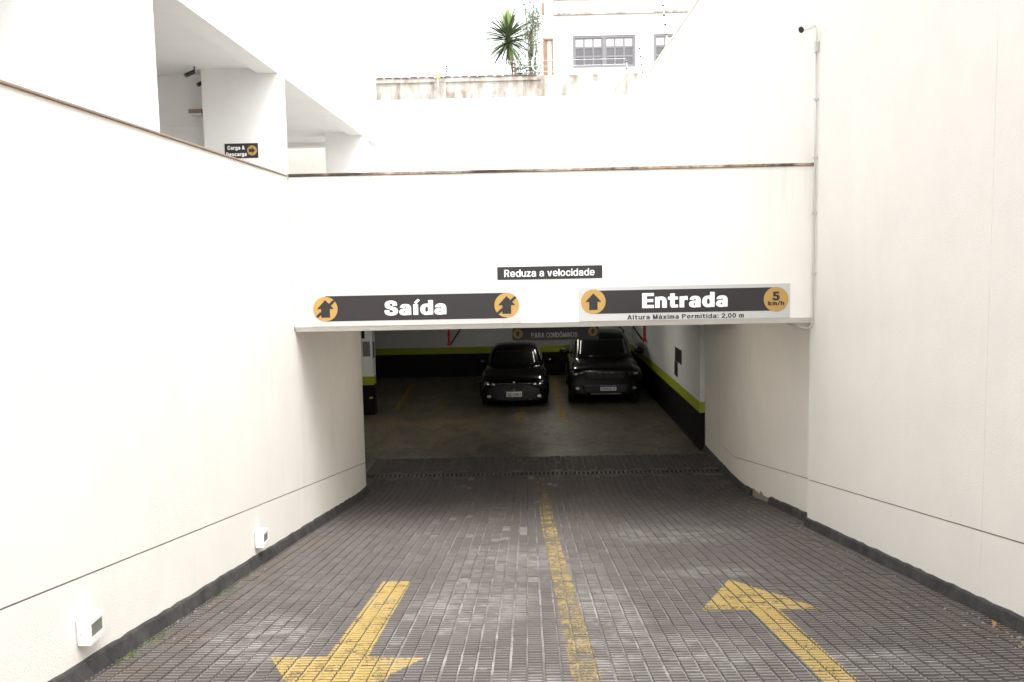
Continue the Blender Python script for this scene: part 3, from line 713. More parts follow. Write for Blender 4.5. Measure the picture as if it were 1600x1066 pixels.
# ------------------------------------------------------------------ white wall at the back and the old wall behind it
bw = empty('court_back_wall', (0, 27.7, STREET), 'plain white wall closing the court behind the beam', 'wall')
mb = MB(); mb.box(-9, XR-.002, 27.72, 27.9, STREET-.3, 8.77); mb.build('face', M['wall'], bw)
mb = MB(); mb.box(-9, XR-.032, 27.69, 27.905, 8.772, 8.80); mb.build('coping', M['build'], bw)
ow = empty('old_wall', (0, 28.0, STREET), 'stained old neighbour wall topped with tiles behind the white court wall', 'wall')
mb = MB(); mb.box(-9, 8, 28.0, 28.2, STREET-.3, 9.50); mb.build('face', M['dirty'], ow)
mb = MB(); mb.box(-2.76, -2.38, 27.96, 27.999, STREET, 9.44); mb.build('pier', M['dirty'], ow)
mb = MB(); mb.box(-9, .55, 27.95, 27.999, 9.36, 9.44); mb.build('ledge', M['dirty'], ow)
tm = None
for i in range(36):
    x = -8.9+.263*i
    if tm is None:
        mb = MB(); pr_ = [(.125*math.cos(math.pi*k/6), .036*math.sin(math.pi*k/6)) for k in range(7)]
        mb.prism([(a, -.13, b) for a, b in pr_], (0, .30, 0)); t0 = mb.build('coping_tile', M['tile'], ow); tm = t0.data
        # mesh is stored relative to the wall's origin; rebuild it around zero
        for v in tm.vertices: v.co += Vector((0, 28.0, STREET))
    o = t0 if i == 0 else link('coping_tile', tm, ow)
    o.location = (x, .1+random.uniform(-.01, .01), 9.505-STREET+random.uniform(-.006, .006)); o.rotation_euler = (0, 0, random.uniform(-.04, .04))
# electric fence along the old wall and over the boundary wall
def fence_post(x, y, z, h, lean, lab, grp='posts of the electric fence'):
    o = empty('fence_post', (x, y, z), lab, 'fence post', grp); top = Vector((x+lean, y, z+h))
    MB().tube([(x, y, z), top], .012, 6).build('rod', M['white_plastic'], o)
    for k in range(4):
        p = Vector((x, y, z)).lerp(top, .3+.22*k); MB().tube([p+Vector((-.03, -.012, 0)), p+Vector((.02, -.012, 0))], .022, 8).build('insulator', M['black_plastic'], o)
    return o
fence_post(XR+.05, 18.6, TOPR+.04, 1.0, -.12, 'slanted electric fence post on the boundary wall nearest the top edge of the picture')
fence_post(XR+.05, 21.55, TOPR+.04, 1.0, -.12, 'slanted white electric fence post in front of the second house window')
fence_post(XR+.05, 25.9, TOPR+.04, 1.0, -.12, 'electric fence post on the boundary wall next to its far corner')
fence_post(3.2, 28.05, 8.95, .95, .02, 'electric fence post at the right end of the stained old wall')
fence_post(-.28, 28.0, 9.5, .5, 0, 'thin white fence post below the yucca')
fence_post(-2.35, 28.0, 9.5, .35, 0, 'thin white fence post right of the yellow warning plate')
for k in range(3):
    z = 9.62+.17*k
    tag(MB().tube([(-9, 28.02, z), (3.2, 28.02, z-.01)], .003, 5).build('fence_wire', M['wire']), ('lowest', 'middle', 'top')[k]+' wire of the electric fence above the stained old wall', 'wire', 'fence wires')
yy = empty('warning_plate', (-2.62, 27.9, 9.44), 'small yellow plate on the old wall fence', 'plate')
mb = MB(); mb.box(-2.70, -2.56, 27.925, 27.93, 9.47, 9.60); mb.build('plate', M['yellow_plastic'], yy)
mb = MB(); mb.box(-2.64, -2.62, 27.931, 27.945, 9.2, 9.7); mb.build('stake', M['white_plastic'], yy)
co = []
for i in range(90):
    a = 2*math.pi*i/30; co.append((.38+.11*math.cos(a)+.0006*i, 28.05+.0012*i, 9.88+.22*math.sin(a)))
tag(MB().tube(co, .006, 5).build('wire_coil', M['white_plastic'], None, True), 'pale wire coil standing on the old wall beside the house', 'wire coil')

# ------------------------------------------------------------------ neighbour house
HY = 36.0
hs_ = empty('neighbour_house', (3, HY, STREET), 'cream neighbour house with grey paned windows above the old wall', 'house')
def hpart(name, m, *b, par=None, bevel=0):
    mb = MB()
    for q in b: mb.box(*q)
    return mb.build(name, m, par or hs_, bevel=bevel)
hw = HY+.25
holes = [(2.0, 4.48, 11.30, 12.56), (5.19, 7.67, 11.30, 12.56)]
hpart('wall', M['neigh'], (.74, 2.0, HY, hw, STREET, 16), (4.48, 5.19, HY, hw, STREET, 16), (7.67, 12, HY, hw, STREET, 16),
      (2.0, 4.48, HY, hw, STREET, 11.30), (2.0, 4.48, HY, hw, 12.56, 16), (5.19, 7.67, HY, hw, STREET, 11.30), (5.19, 7.67, HY, hw, 12.56, 16),
      (.74, .99, hw, 44, STREET, 16), (11.75, 12, hw, 44, STREET, 16), (.99, 11.75, 43.75, 44, STREET, 16))
hpart('string_course', M['dirty'], (1.25, 12, HY-.10, HY-.001, 13.36, 13.44))
hpart('upper_band', M['dirty'], (1.25, 12, HY-.05, HY-.001, 13.92, 14.6))
hpart('interior', M['frame_grey'], (1.0, 11.7, HY+1.5, HY+1.6, 10, 14))
for hx0, hx1, hz0, hz1 in holes:
    wn = hpart('window', M['house_frame'], (hx0, hx1, HY+.02, HY+.10, hz1-.09, hz1), (hx0, hx1, HY+.02, HY+.10, hz0, hz0+.10), (hx0, hx0+.09, HY+.02, HY+.10, hz0+.10, hz1-.09), (hx1-.09, hx1, HY+.02, HY+.10, hz0+.10, hz1-.09), ((hx0+hx1)/2-.07, (hx0+hx1)/2+.07, HY+.02, HY+.10, hz0+.10, hz1-.09))
    hpart('sill', M['neigh'], (hx0-.05, hx1+.05, HY-.06, HY+.018, hz0-.06, hz0-.001), par=wn)
    for half in (0, 1):
        a = hx0+.09 if half == 0 else (hx0+hx1)/2+.07; b = (hx0+hx1)/2-.07 if half == 0 else hx1-.09
        cw = (b-a)/3; rh = (hz1-hz0-.19)/3
        for i in range(3):
            for j in range(3):
                xx, zz = a+cw*i, hz0+.10+rh*j
                hpart('pane', M['blind'] if j == 2 else M['pane'], (xx+.03, xx+cw-.03, HY+.06, HY+.066, zz+.035, zz+rh-.035), par=wn)
        mbm = MB()
        for i in range(4): mbm.box(a+cw*i-.03, a+cw*i+.03, HY+.04, HY+.08, hz0+.10, hz1-.09)
        for j in range(4): mbm.box(a, b, HY+.045, HY+.075, hz0+.10+rh*j-.035, hz0+.10+rh*j+.035)
        mbm.build('glazing_bars', M['house_frame'], wn)
hpart('side_door', M['brown'], (.84, .92, HY-.08, HY-.002, 10.0, 12.42), (1.17, 1.23, HY-.08, HY-.002, 10.0, 12.42), (.84, 1.23, HY-.10, HY-.002, 12.42, 12.48))
hpart('side_panel', M['brown'], (.92, 1.0, HY-.04, HY-.002, 10, 12.4))
hpart('vent', M['brown'], (.80, .90, HY-.03, HY-.002, 13.4, 13.85))
MB().tube([(.69, HY-.04, STREET), (.69, HY-.04, 15.8)], .05, 10).build('downpipe', M['white_plastic'], hs_, True)

# ------------------------------------------------------------------ plants behind the old wall
yu = empty('yucca', (-.35, 31.0, 9.0), 'spiky yucca with bright young leaves above the old wall', 'plant')
CY = Vector((-.47, 31.0, 11.25))
MB().tube([(-.10, 31, STREET), (-.14, 31, 9.6), (-.30, 31, 10.3), CY], [.13, .11, .09, .07], 10).build('trunk', M['bark'], yu, True)
def leafmesh(nm, L, wd, droop, m):
    n = 7; vs = []; fs = []
    for i in range(n+1):
        t = i/n; r = L*t; z = -droop*L*t*t; hw_ = wd*(.35+1.3*t if t < .4 else .87*(1-((t-.4)/.6)**1.6))+.002
        vs += [(r, -hw_, z+hw_*.35), (r, 0, z), (r, hw_, z+hw_*.35)]
        if i: a = 3*i-3; fs += [(a, a+1, a+4, a+3), (a+1, a+2, a+5, a+4)]
    me = bpy.data.meshes.new(nm); me.from_pydata(vs, [], fs); me.update(); me.materials.append(m); return me
LM3 = leafmesh('leaf', .98, .038, .42, M['leaf_dark'])
LM = [leafmesh('leaf', .98, .040, .06, M['leaf_dark']), leafmesh('leaf', .98, .036, .22, M['leaf_dark']), leafmesh('leaf', .85, .052, .02, M['leaf_new'])]
for i in range(190):
    u = i/190; el = R(88-128*u+random.uniform(-9, 9)); az = i*2.39996+random.uniform(-.2, .2)
    young = el > R(62)
    o = link('leaf', LM[2] if young else (LM3 if random.random() < .25 else LM[0 if el > R(-5) else 1]), yu)
    s = random.uniform(.82, 1.12)
    o.location = CY-ORIG[yu.name]+Vector((0, 0, .35*(1-u)-.1)); o.rotation_euler = (random.uniform(-.5, .5), -el, az); o.scale = (s, s, s)
def tree(name, loc, ctr, rad, n, lab, seed):
    rr = random.Random(seed); o = empty(name, loc, lab, 'tree'); c = Vector(ctr); L = Vector(loc); mb = MB()
    mb.tube([L, L.lerp(c, .55)+Vector((.06, 0, 0)), c], [.10, .07, .03], 8)
    tips = []
    for k in range(16):
        d = Vector((rr.uniform(-1, 1)*rad[0], rr.uniform(-1, 1)*rad[1], rr.uniform(-.8, 1)*rad[2])); st = L.lerp(c, rr.uniform(.55, .98)); e = c+d*.85
        mb.tube([st, st.lerp(e, .5)+Vector((0, 0, .08)), e], [.03, .018, .006], 5); tips.append(e)
    mb.build('trunk', M['bark'], o, True)
    vs, fs, rn = [], [], []
    for k in range(n):
        tp = rr.choice(tips); p = tp+Vector((rr.gauss(0, .17), rr.gauss(0, .17), rr.gauss(0, .17)))
        a = Vector((rr.uniform(-1, 1), rr.uniform(-1, 1), rr.uniform(-1, .4))).normalized(); b = a.orthogonal().normalized()*.35; s = rr.uniform(.06, .12); m0 = len(vs)
        vs += [tuple(p-a*s*.5), tuple(p+b*s*.5), tuple(p+a*s*.6), tuple(p-b*s*.5)]; fs.append((m0, m0+1, m0+2, m0+3)); rn.append(rr.random())
    me = bpy.data.meshes.new('crown'); o0 = ORIG[o.name]; me.from_pydata([tuple(Vector(v)-o0) for v in vs], [], fs); me.update(); me.materials.append(M['leaf_tree'])
    at = me.attributes.new('rnd', 'FLOAT', 'FACE'); at.data.foreach_set('value', rn); tag(link('crown', me, o), kind='stuff')
tree('small_tree', (.50, 33.2, STREET), (.28, 33.2, 12.1), (.40, .5, 1.1), 1700, 'sparse small tree between the yucca and the house', 3)
tree('leafy_shrub', (.0, 32.0, STREET), (.05, 32.0, 10.2), (.6, .5, .6), 2600, 'leafy green shrub at the foot of the yucca', 5)

# ------------------------------------------------------------------ garage interior
def gwall(name, lab, boxes_of):
    o = empty(name, boxes_of['org'], lab, 'wall')
    for nm, m, z0, z1, pr2 in (('dado', 'garage_black', -.1, .765, .003), ('stripe', 'garage_lime', .767, .985, .006), ('upper_paint', 'garage_white', .987, 2.775, 0)):
        mb = MB()
        for (x0, x1, y0, y1, px, py) in boxes_of['b']:
            mb.box(x0-(pr2 if px < 0 else 0), x1+(pr2 if px > 0 else 0), y0-(pr2 if py < 0 else 0), y1+(pr2 if py > 0 else 0), z0, z1)
        mb.build(nm, M[m], o)
    return o
gwall('garage_back_wall', 'garage rear wall painted grey over lime stripe and black dado', {'org': (-2, 29.05, 0), 'b': [(-14, XQ+.2, 29.05, 29.3, 0, -1)]})
gwall('garage_side_wall', 'garage right wall with lime stripe beside the larger car', {'org': (3.42, 20, 0), 'b': [(3.43, XQ+.22, YQE+.002, 29.04, -1, -1)]})
gwall('garage_far_left_wall', 'garage wall closing the left end out of sight', {'org': (-13.9, 20, 0), 'b': [(-14.2, -14.0, 14.2, 29.04, 1, 0), (-14.0, XL-.17, 13.9, 14.1, 0, 1)]})
gwall('garage_column', 'garage column with lime band and black foot behind the left jamb', {'org': (-4.2, 22.4, 0), 'b': [(-4.62, -3.94, 22.2, 22.6, 1, -1)]})
def plate(name, x0, x1, y0, y1, z0, z1, lab, m='black_plastic'):
    mb = MB(); mb.box(x0, x1, y0, y1, z0, z1); tag(mb.build(name, M[m], None, origin=((x0+x1)/2, (y0+y1)/2, z0), bevel=.002), lab, 'sign')
plate('column_sign', -4.18, -4.0, 22.185, 22.196, 1.50, 1.88, 'grey notice plate on the garage column', 'frame_grey')
plate('column_sign', -4.20, -4.12, 22.185, 22.196, 1.96, 2.3, 'narrow black plate high on the garage column')
plate('column_side_sign', -3.932, -3.925, 22.24, 22.42, 1.45, 1.86, 'black plate on the side of the garage column facing the cars')
plate('reflector', -4.05, -3.97, 22.183, 22.195, .42, .46, 'small yellow reflector near the foot of the garage column', 'yellow_plastic')
plate('wall_sign', 3.418, 3.428, 19.63, 20.48, 1.47, 1.80, 'wide black plate on the garage right wall, upper of two')
plate('wall_sign', 3.418, 3.428, 20.15, 20.55, 1.13, 1.455, 'narrow black plate on the garage right wall, lower of two')
for x, sgn, lab in ((-1.53, 1, 'red drop pipe with black strut left of the residents sign'), (2.27, -1, 'red drop pipe with black strut right of the residents sign')):
    o = empty('sprinkler_drop', (x, 17.1, 2.78), lab, 'pipe', 'red drop pipes under the garage ceiling')
    MB().tube([(x, 17.1, 2.78), (x, 17.1, 2.29), (x+sgn*.01, 17.1, 2.265)], .03, 10).build('pipe', M['red'], o, True)
    MB().tube([(x, 17.1, 2.31), (x, 17.1, 2.26)], .04, 10).build('elbow', M['red'], o, True)
    MB().tube([(x+sgn*.04, 17.12, 2.30), (x+sgn*.36, 17.14, 2.78)], .016, 8).build('strut', M['black_plastic'], o)
# lit ceiling tubes (their reflections show in the windscreens and on the bonnet), plus one added to fill the passage
em = bpy.data.materials.new('lit fluorescent tube'); em.use_nodes = True
em_fill = em.copy(); em_fill.name = 'added passage fill tube'; em_fill.node_tree.nodes['Principled BSDF'].inputs['Emission Color'].default_value = (1, .91, .78, 1); em_fill.node_tree.nodes['Principled BSDF'].inputs['Emission Strength'].default_value = 30  # added fill light, brightens the passage walls from behind the beam
b_ = em.node_tree.nodes['Principled BSDF']; b_.inputs['Emission Color'].default_value = (1, .93, .80, 1); b_.inputs['Emission Strength'].default_value = 12.5; b_.inputs['Base Color'].default_value = (.8, .8, .8, 1)
for i, (x, y, lab) in enumerate(((.4, 13.2, 'added fill tube light on the passage ceiling behind the beam'), (1.5, 20.6, 'lit tube light on the garage ceiling before the larger car'), (-2.9, 20.2, 'lit tube light on the garage ceiling before the empty bay'), (-7.5, 20.4, 'lit tube light on the garage ceiling at the far left'), (.80, 25.6, 'lit tube light on the garage ceiling between the two cars'))):
    zc = 3.14 if y < 14.8 else 2.78
    o = empty('tube_light', (x, y, zc), lab, 'ceiling light', 'tube lights on the garage ceiling')
    mb = MB(); mb.box(x-.08, x+.08, y-.65, y+.65, zc-.045, zc-.001); mb.build('body', M['white_plastic'], o)
    for dx in (-.045, .045): MB().tube([(x+dx, y-.6, zc-.068), (x+dx, y+.6, zc-.068)], .014, 8).build('tube', em_fill if y < 14.8 else em, o, True)

# ------------------------------------------------------------------ cars
def loft(stations, sub=2):
    """stations: (y, [(x,z)...]) half sections from bottom centre to top centre; returns an evaluated smooth mesh as (verts, faces)"""
    n = len(stations[0][1]); vs = []; fs = []; ring = 2*n-2
    for y, h in stations:
        full = [(x, z) for x, z in h]+[(-x, z) for x, z in reversed(h[1:-1])]
        vs += [(x, y, z) for x, z in full]
    for i in range(len(stations)-1):
        for k in range(ring):
            a, b = i*ring+k, i*ring+(k+1) % ring; fs.append((a, a+ring, b+ring, b))
    for base, rev in ((0, False), ((len(stations)-1)*ring, True)):
        for k in range(n-1):
            l = [base+k, base+k+1, base+(ring-k-1) % ring, base+(ring-k) % ring]
            l = list(dict.fromkeys(l)); fs.append(tuple(l if not rev else reversed(l)))
    me = bpy.data.meshes.new('loft'); me.from_pydata(vs, [], fs); me.update()
    o = bpy.data.objects.new('loft', me); COL.objects.link(o); s = o.modifiers.new('s', 'SUBSURF'); s.levels = sub; s.render_levels = sub
    d = bpy.context.evaluated_depsgraph_get(); e = o.evaluated_get(d); m2 = e.to_mesh()
    V = [tuple(v.co) for v in m2.vertices]; F = [tuple(p.vertices) for p in m2.polygons]; e.to_mesh_clear(); COL.objects.unlink(o); bpy.data.objects.remove(o)
    return V, F
def sec(zb, zs, zt, w, ws, wt, crown=.02):
    """lower body half section: sill height, shoulder height, top height, widths"""
    return [(0, zb), (w*.80, zb), (w*.97, zb+.06), (w, (zb+zs)*.5), (ws, zs), (wt, zt), (wt*.5, zt+crown*.8), (0, zt+crown)]
def cab(z0, z1, wb, wt, crown=.03): return [(0, z0-.1), (wb, z0-.1), (wb, z0), ((wb+wt)/2+.012, (z0+z1)/2), (wt+.01, z1-.06), (wt*.86, z1), (wt*.45, z1+crown*.8), (0, z1+crown)]
def car(name, label, paint, cfg, loc, rz):
    root = bpy.data.objects.new(name, None); COL.objects.link(root); tag(root, label, 'car', 'cars parked in the garage'); ORIG[root.name] = Vector((0, 0, 0))
    V1, F1 = loft(cfg['body']); V2, F2 = loft(cfg['cabin']); n = len(V1)
    V = V1+V2; F = F1+[tuple(i+n for i in f) for f in F2]
    mb = MB(); mb.add(V, F); mb.build('body', paint, root, smooth=True)
    tree_ = BVHTree.FromPolygons([Vector(v) for v in V], F)
    def patch(nm, m, quad, axis, nu=10, nv=6, off=.006, parent=None, thick=.0):
        """a panel lying on the body: quad = 4 corners in the plane seen along `axis`"""
        vs, fs = [], []
        for i in range(nu+1):
            for j in range(nv+1):
                u, v = i/nu, j/nv
                a = (quad[0][0]*(1-u)+quad[1][0]*u)*(1-v)+(quad[3][0]*(1-u)+quad[2][0]*u)*v
                b = (quad[0][1]*(1-u)+quad[1][1]*u)*(1-v)+(quad[3][1]*(1-u)+quad[2][1]*u)*v
                if axis == 'front': o_, d_ = Vector((a, -3, b)), Vector((0, 1, 0))
                elif axis == 'back': o_, d_ = Vector((a, 9, b)), Vector((0, -1, 0))
                elif axis == 'R': o_, d_ = Vector((3, a, b)), Vector((-1, 0, 0))
                else: o_, d_ = Vector((-3, a, b)), Vector((1, 0, 0))
                h = tree_.ray_cast(o_, d_)
                p = h[0]-d_*off if h[0] else o_+d_*(3+1.0)
                vs.append(tuple(p))
        for i in range(nu):
            for j in range(nv):
                a = i*(nv+1)+j; fs.append((a, a+nv+1, a+nv+2, a+1))
        q = MB(); q.add(vs, fs); ob = q.build(nm, m, parent or root, smooth=True)
        s = ob.modifiers.new('t', 'SOLIDIFY'); s.thickness = .008; s.offset = 0
        return ob
    for (nm, mk, quad, ax, kw) in cfg['patches']:
        ob = patch(nm, M[mk], quad, ax, **{k: v for k, v in kw.items() if k != 'sub'})
        for (n2, m2, q2, a2) in kw.get('sub', []): patch(n2, M[m2], q2, a2, 5, 4, .011, ob)
    for sx_ in (-1, 1):
        for yy_ in cfg['axles']:
            r, wd, xx = cfg['wheel']; x0 = sx_*xx
            wo_ = MB(); wo_.tube([(x0-sx_*wd, yy_, r), (x0-sx_*wd*.9, yy_, r), (x0-sx_*.02, yy_, r), (x0, yy_, r)], [r*.9, r, r, r*.93], 28); t = wo_.build('wheel', M['tyre'], root, False)
            rm = MB(); rm.tube([(x0+sx_*.002, yy_, r), (x0+sx_*.008, yy_, r)], [r*.66, r*.62], 24)
            rm.build('rim', M['rim'], t)
        mx, my, mz, mw, mh = cfg['mirror']; mo = MB()
        mo.tube([(sx_*(mx-.08), my+.06, mz-.06), (sx_*(mx+.02), my+.02, mz-.03)], .02, 8)
        for k in range(1): mo.tube([(sx_*mx, my, mz), (sx_*(mx+mw*.25), my-.045, mz), (sx_*(mx+mw*.8), my-.04, mz+.005), (sx_*(mx+mw), my+.01, mz)], [mh*.35, mh*.5, mh*.48, mh*.2], 14)
        mo.build('mirror', paint, root, smooth=True)
    px, pz, blue, txt = cfg['plate']; hy = tree_.ray_cast(Vector((px+.01, -3, pz)), Vector((0, 1, 0)))[0].y-.022
    q = MB(); q.box(px-.2, px+.2, hy-.008, hy+.03, pz-.065, pz+.065); pt = q.build('number_plate', M['plate_white'], root)
    if blue: q = MB(); q.box(px-.2, px+.2, hy-.010, hy-.0082, pz+.032, pz+.065); q.build('blue_band', M['plate_blue'], pt)
    tag(plate_mb(txt, px-.175, px+.175, pz-.045, pz+(.022 if blue else .04), hy-.0085, .02).build('lettering', M['sign_dark'], pt), kind='stuff')
    for fn in cfg.get('extra', []): fn(root, tree_, paint)
    root.location = loc; root.rotation_euler.z = rz
    return root
def ellipse_lamp(x, z, rx, rz_, m, nm='fog_lamp', depth=.02):
    def fn(root, T, paint):
        h = T.ray_cast(Vector((x, -3, z)), Vector((0, 1, 0)))[0]; y = h.y-.012
        q = MB(); q.prism([(x+rx*math.cos(2*math.pi*i/20), y+.03, z+rz_*math.sin(2*math.pi*i/20)) for i in range(20)], (0, -.03, 0)); q.build(nm, M[m], root, bevel=.004)
    return fn
sed = dict(
 body=[(0, sec(.20, .54, .64, .76, .73, .62)), (.03, sec(.16, .58, .70, .86, .82, .68)), (.16, sec(.15, .66, .77, .93, .90, .76)), (.55, sec(.16, .72, .84, .94, .92, .80)), (1.2, sec(.18, .79, .93, .93, .92, .82)),
       (1.6, sec(.18, .80, .96, .90, .88, .74)), (2.6, sec(.18, .84, .98, .90, .88, .74)), (3.5, sec(.18, .86, 1.0, .90, .87, .72)), (4.2, sec(.22, .84, 1.0, .87, .82, .66)), (4.42, sec(.28, .80, .96, .80, .74, .6)), (4.5, sec(.36, .74, .88, .66, .6, .5))],
 cabin=[(1.28, cab(.86, .92, .72, .66, .01)), (1.45, cab(.90, 1.02, .74, .66, .02)), (2.02, cab(.93, 1.36, .80, .64)), (2.35, cab(.95, 1.44, .81, .61)), (2.9, cab(.95, 1.45, .81, .61)), (3.4, cab(.95, 1.39, .80, .61)), (3.95, cab(.95, 1.10, .74, .62, .02)), (4.15, cab(.92, 1.0, .7, .6, .01))],
 patches=[('windscreen', 'glass', [(-.64, .985), (.64, .985), (.54, 1.315), (-.54, 1.315)], 'front', dict(nu=14, nv=8)),
          ('rear_window', 'glass', [(-.58, 1.08), (.58, 1.08), (.5, 1.32), (-.5, 1.32)], 'back', {}),
          ('side_window', 'glass', [(1.75, 1.0), (2.65, 1.02), (2.65, 1.33), (2.25, 1.32)], 'R', {}), ('side_window', 'glass', [(2.75, 1.02), (3.65, 1.04), (3.3, 1.30), (2.75, 1.33)], 'R', {}),
          ('side_window', 'glass', [(1.75, 1.0), (2.65, 1.02), (2.65, 1.33), (2.25, 1.32)], 'L', {}), ('side_window', 'glass', [(2.75, 1.02), (3.65, 1.04), (3.3, 1.30), (2.75, 1.33)], 'L', {}),
          ('headlight', 'glass', [(-.83, .60), (-.46, .575), (-.44, .665), (-.80, .725)], 'front', dict(sub=[('reflector', 'lens', [(-.76, .625), (-.65, .615), (-.65, .685), (-.75, .70)], 'front'), ('reflector', 'lens', [(-.59, .612), (-.50, .602), (-.50, .66), (-.59, .675)], 'front')])),
          ('headlight', 'glass', [(.46, .575), (.83, .60), (.80, .725), (.44, .665)], 'front', dict(sub=[('reflector', 'lens', [(.65, .615), (.76, .625), (.75, .70), (.65, .685)], 'front'), ('reflector', 'lens', [(.50, .602), (.59, .612), (.59, .675), (.50, .66)], 'front')])),
          ('grille', 'black_plastic', [(-.26, .53), (-.03, .51), (-.03, .635), (-.22, .645)], 'front', {}), ('grille', 'black_plastic', [(.03, .51), (.26, .53), (.22, .645), (.03, .635)], 'front', {}),
          ('lower_intake', 'black_plastic', [(-.45, .22), (.45, .22), (.40, .31), (-.40, .31)], 'front', {})],
 axles=(.85, 3.6), wheel=(.315, .2, .895), mirror=(.88, 1.72, 1.03, .17, .13), plate=(0, .375, False, 'EJD-0403'),
 extra=[ellipse_lamp(-.66, .32, .06, .04, 'lens'), ellipse_lamp(.66, .32, .06, .04, 'lens'), ellipse_lamp(0, .685, .035, .022, 'chrome', 'badge'), ellipse_lamp(0, .47, .02, .012, 'lens', 'tow_cover')])
car('black_sedan', 'low black sedan parked nose out in the middle bay', M['car_black'], sed, (-.375, 22.80, 0), R(-.5))
def suv_extra(root, T, paint):
    for i in range(7):
        x = (i-3)*.11; h = T.ray_cast(Vector((x, -3, .80)), Vector((0, 1, 0)))[0]
        q = MB(); q.box(x-.022, x+.022, h.y-.02, h.y+.02, .72, .85); q.build('grille_bar', M['black_plastic'], root, bevel=.005)
    for i, x in enumerate((-.18, -.12, -.02, .03, .12, .18)):
        h = T.ray_cast(Vector((x, -3, .875)), Vector((0, 1, 0)))[0]; q = MB(); q.box(x-.02, x+.02, h.y-.018, h.y+.01, .865, .892); q.build('badge', M['frame_grey'], root)
    for s in (-1, 1):
        q = MB(); q.tube([(s*.62, 2.1, 1.73), (s*.64, 2.3, 1.77), (s*.64, 3.6, 1.77), (s*.62, 3.8, 1.73)], .02, 8); q.build('roof_rail', M['black_plastic'], root, True)
suv = dict(
 body=[(0, sec(.32, .78, .89, .82, .79, .68)), (.03, sec(.26, .84, .96, .93, .89, .76)), (.16, sec(.24, .90, 1.01, .98, .94, .82)), (.55, sec(.25, .94, 1.06, .97, .94, .82)), (1.2, sec(.26, 1.0, 1.12, .95, .92, .78)),
       (1.6, sec(.26, 1.02, 1.14, .95, .92, .78)), (2.8, sec(.26, 1.04, 1.15, .95, .92, .78)), (3.8, sec(.26, 1.06, 1.16, .95, .91, .76)), (4.5, sec(.3, 1.06, 1.16, .93, .88, .74)), (4.7, sec(.36, 1.02, 1.12, .88, .82, .7)), (4.76, sec(.45, .95, 1.05, .76, .7, .6))],
 cabin=[(1.22, cab(1.02, 1.10, .78, .72, .01)), (1.4, cab(1.06, 1.20, .80, .72, .02)), (1.95, cab(1.10, 1.60, .84, .69)), (2.25, cab(1.12, 1.70, .85, .68)), (3.0, cab(1.12, 1.72, .85, .68)), (4.0, cab(1.12, 1.68, .84, .67)), (4.45, cab(1.12, 1.55, .82, .66)), (4.62, cab(1.08, 1.2, .78, .66, .02))],
 patches=[('windscreen', 'glass', [(-.68, 1.17), (.68, 1.17), (.60, 1.58), (-.60, 1.58)], 'front', dict(nu=14, nv=8)),
          ('rear_window', 'glass', [(-.6, 1.25), (.6, 1.25), (.54, 1.56), (-.54, 1.56)], 'back', {}),
          ('side_window', 'glass', [(1.75, 1.18), (2.7, 1.19), (2.7, 1.6), (2.2, 1.6)], 'R', {}), ('side_window', 'glass', [(2.8, 1.19), (4.1, 1.22), (4.0, 1.56), (2.8, 1.6)], 'R', {}),
          ('side_window', 'glass', [(1.75, 1.18), (2.7, 1.19), (2.7, 1.6), (2.2, 1.6)], 'L', {}), ('side_window', 'glass', [(2.8, 1.19), (4.1, 1.22), (4.0, 1.56), (2.8, 1.6)], 'L', {}),
          ('grille', 'black_plastic', [(-.50, .70), (.50, .70), (.54, .90), (-.54, .90)], 'front', dict(nu=16)),
          ('headlight', 'glass', [(-.88, .80), (-.57, .79), (-.57, .88), (-.86, .92)], 'front', dict(sub=[('reflector', 'lens', [(-.82, .825), (-.70, .82), (-.70, .865), (-.82, .885)], 'front')])),
          ('headlight', 'glass', [(.57, .79), (.88, .80), (.86, .92), (.57, .88)], 'front', dict(sub=[('reflector', 'lens', [(.70, .82), (.82, .825), (.82, .885), (.70, .865)], 'front')])),
          ('lower_intake', 'black_plastic', [(-.55, .34), (.55, .34), (.62, .56), (-.62, .56)], 'front', dict(nu=16)), ('skid_plate', 'frame_grey', [(-.4, .30), (.4, .30), (.36, .34), (-.36, .34)], 'front', {})],
 axles=(.9, 3.75), wheel=(.37, .23, .945), mirror=(.93, 1.62, 1.28, .20, .19), plate=(.06, .47, True, 'DWX5D16'),
 extra=[suv_extra, ellipse_lamp(-.72, .47, .05, .035, 'lens'), ellipse_lamp(.72, .47, .05, .035, 'lens')])
car('large_suv', 'tall dark sport utility car parked against the right wall', M['suv_black'], suv, (2.03, 22.95, 0), R(-1.5)).scale = (1.03, 1.0, 1.0)

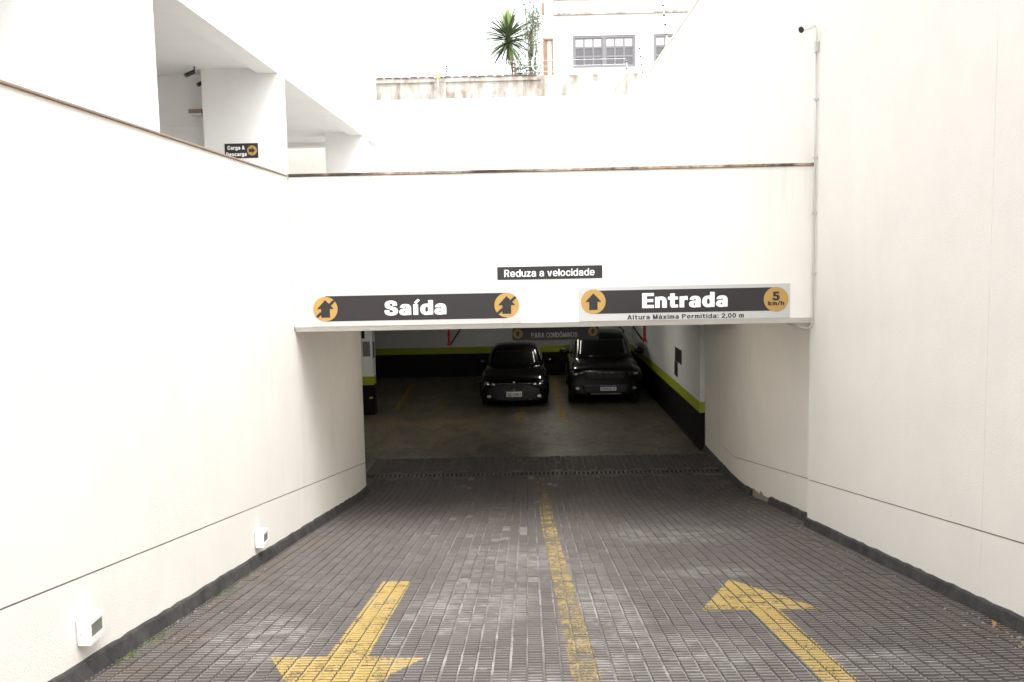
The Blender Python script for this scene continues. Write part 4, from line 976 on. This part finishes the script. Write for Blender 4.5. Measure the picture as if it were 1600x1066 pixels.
# ------------------------------------------------------------------ weeds, crumbs, a dry leaf
def scatter(name, pts, mk, lab, cat, blade):
    vs, fs, rn = [], [], []
    for (x, y, n, sp) in pts:
        for k in range(n):
            px, py = x+random.gauss(0, sp*.35), y+random.gauss(0, sp); z = zr(py); m0 = len(vs)
            if blade:
                h = random.uniform(.015, .05); dx, dy = random.uniform(-.03, .03), random.uniform(-.03, .03); q = .004
                vs += [(px-q, py, z), (px+q, py, z), (px+dx, py+dy, z+h)]; fs.append((m0, m0+1, m0+2))
            else:
                s = random.uniform(.003, .011); c = Vector((px, py, z+.006+s*.4)); T = Matrix.Rotation(random.uniform(0, 6), 3, 'Z')
                P = [Vector((random.uniform(.6, 1)*a, random.uniform(.6, 1)*b, random.uniform(.4, .8)*d))*s for a in (-1, 1) for b in (-1, 1) for d in (-1, 1)]
                vs += [tuple(c+T @ p) for p in P]; fs += [tuple(i+m0 for i in f) for f in ((0,1,3,2),(4,6,7,5),(0,4,5,1),(2,3,7,6),(0,2,6,4),(1,5,7,3))]
            rn += [random.random()]*(len(fs)-len(rn))
    me = bpy.data.meshes.new(name); me.from_pydata(vs, [], fs); me.update(); me.materials.append(M[mk])
    at = me.attributes.new('rnd', 'FLOAT', 'FACE'); at.data.foreach_set('value', rn)
    tag(link(name, me), lab, cat, kind='stuff')
scatter('weeds', [(XL+.10, 4.9, 80, .08), (XL+.10, 5.6, 60, .08), (XL+.10, 6.05, 40, .1), (XL+.10, 7.4, 50, .12), (XL+.10, 8.2, 25, .2)], 'grass', 'green weeds along the left skirting', 'weeds', True)
scatter('crumbs', [(XR-.10, 5.6, 60, .2), (XR-.09, 6.3, 25, .3), (XR-.08, 8.5, 25, .5), (XR-.10, 10.6, 45, .2), (XR-.2, 11.6, 15, .5), (XL+.11, 6.5, 25, .6), (XL+.16, 9, 10, .8), (XR-.4, 7, 10, .8)], 'dirt', 'pale crumbs of plaster along the ramp edges', 'crumbs', False)
mb = MB(); z = zr(6.15); mb.add([(XR-.13, 6.10, z+.012), (XR-.09, 6.13, z+.02), (XR-.06, 6.19, z+.012), (XR-.10, 6.18, z+.03)], [(0, 1, 3), (1, 2, 3)])
tag(mb.build('dry_leaf', M['dry']), 'single dry leaf lying at the foot of the right wall', 'leaf')
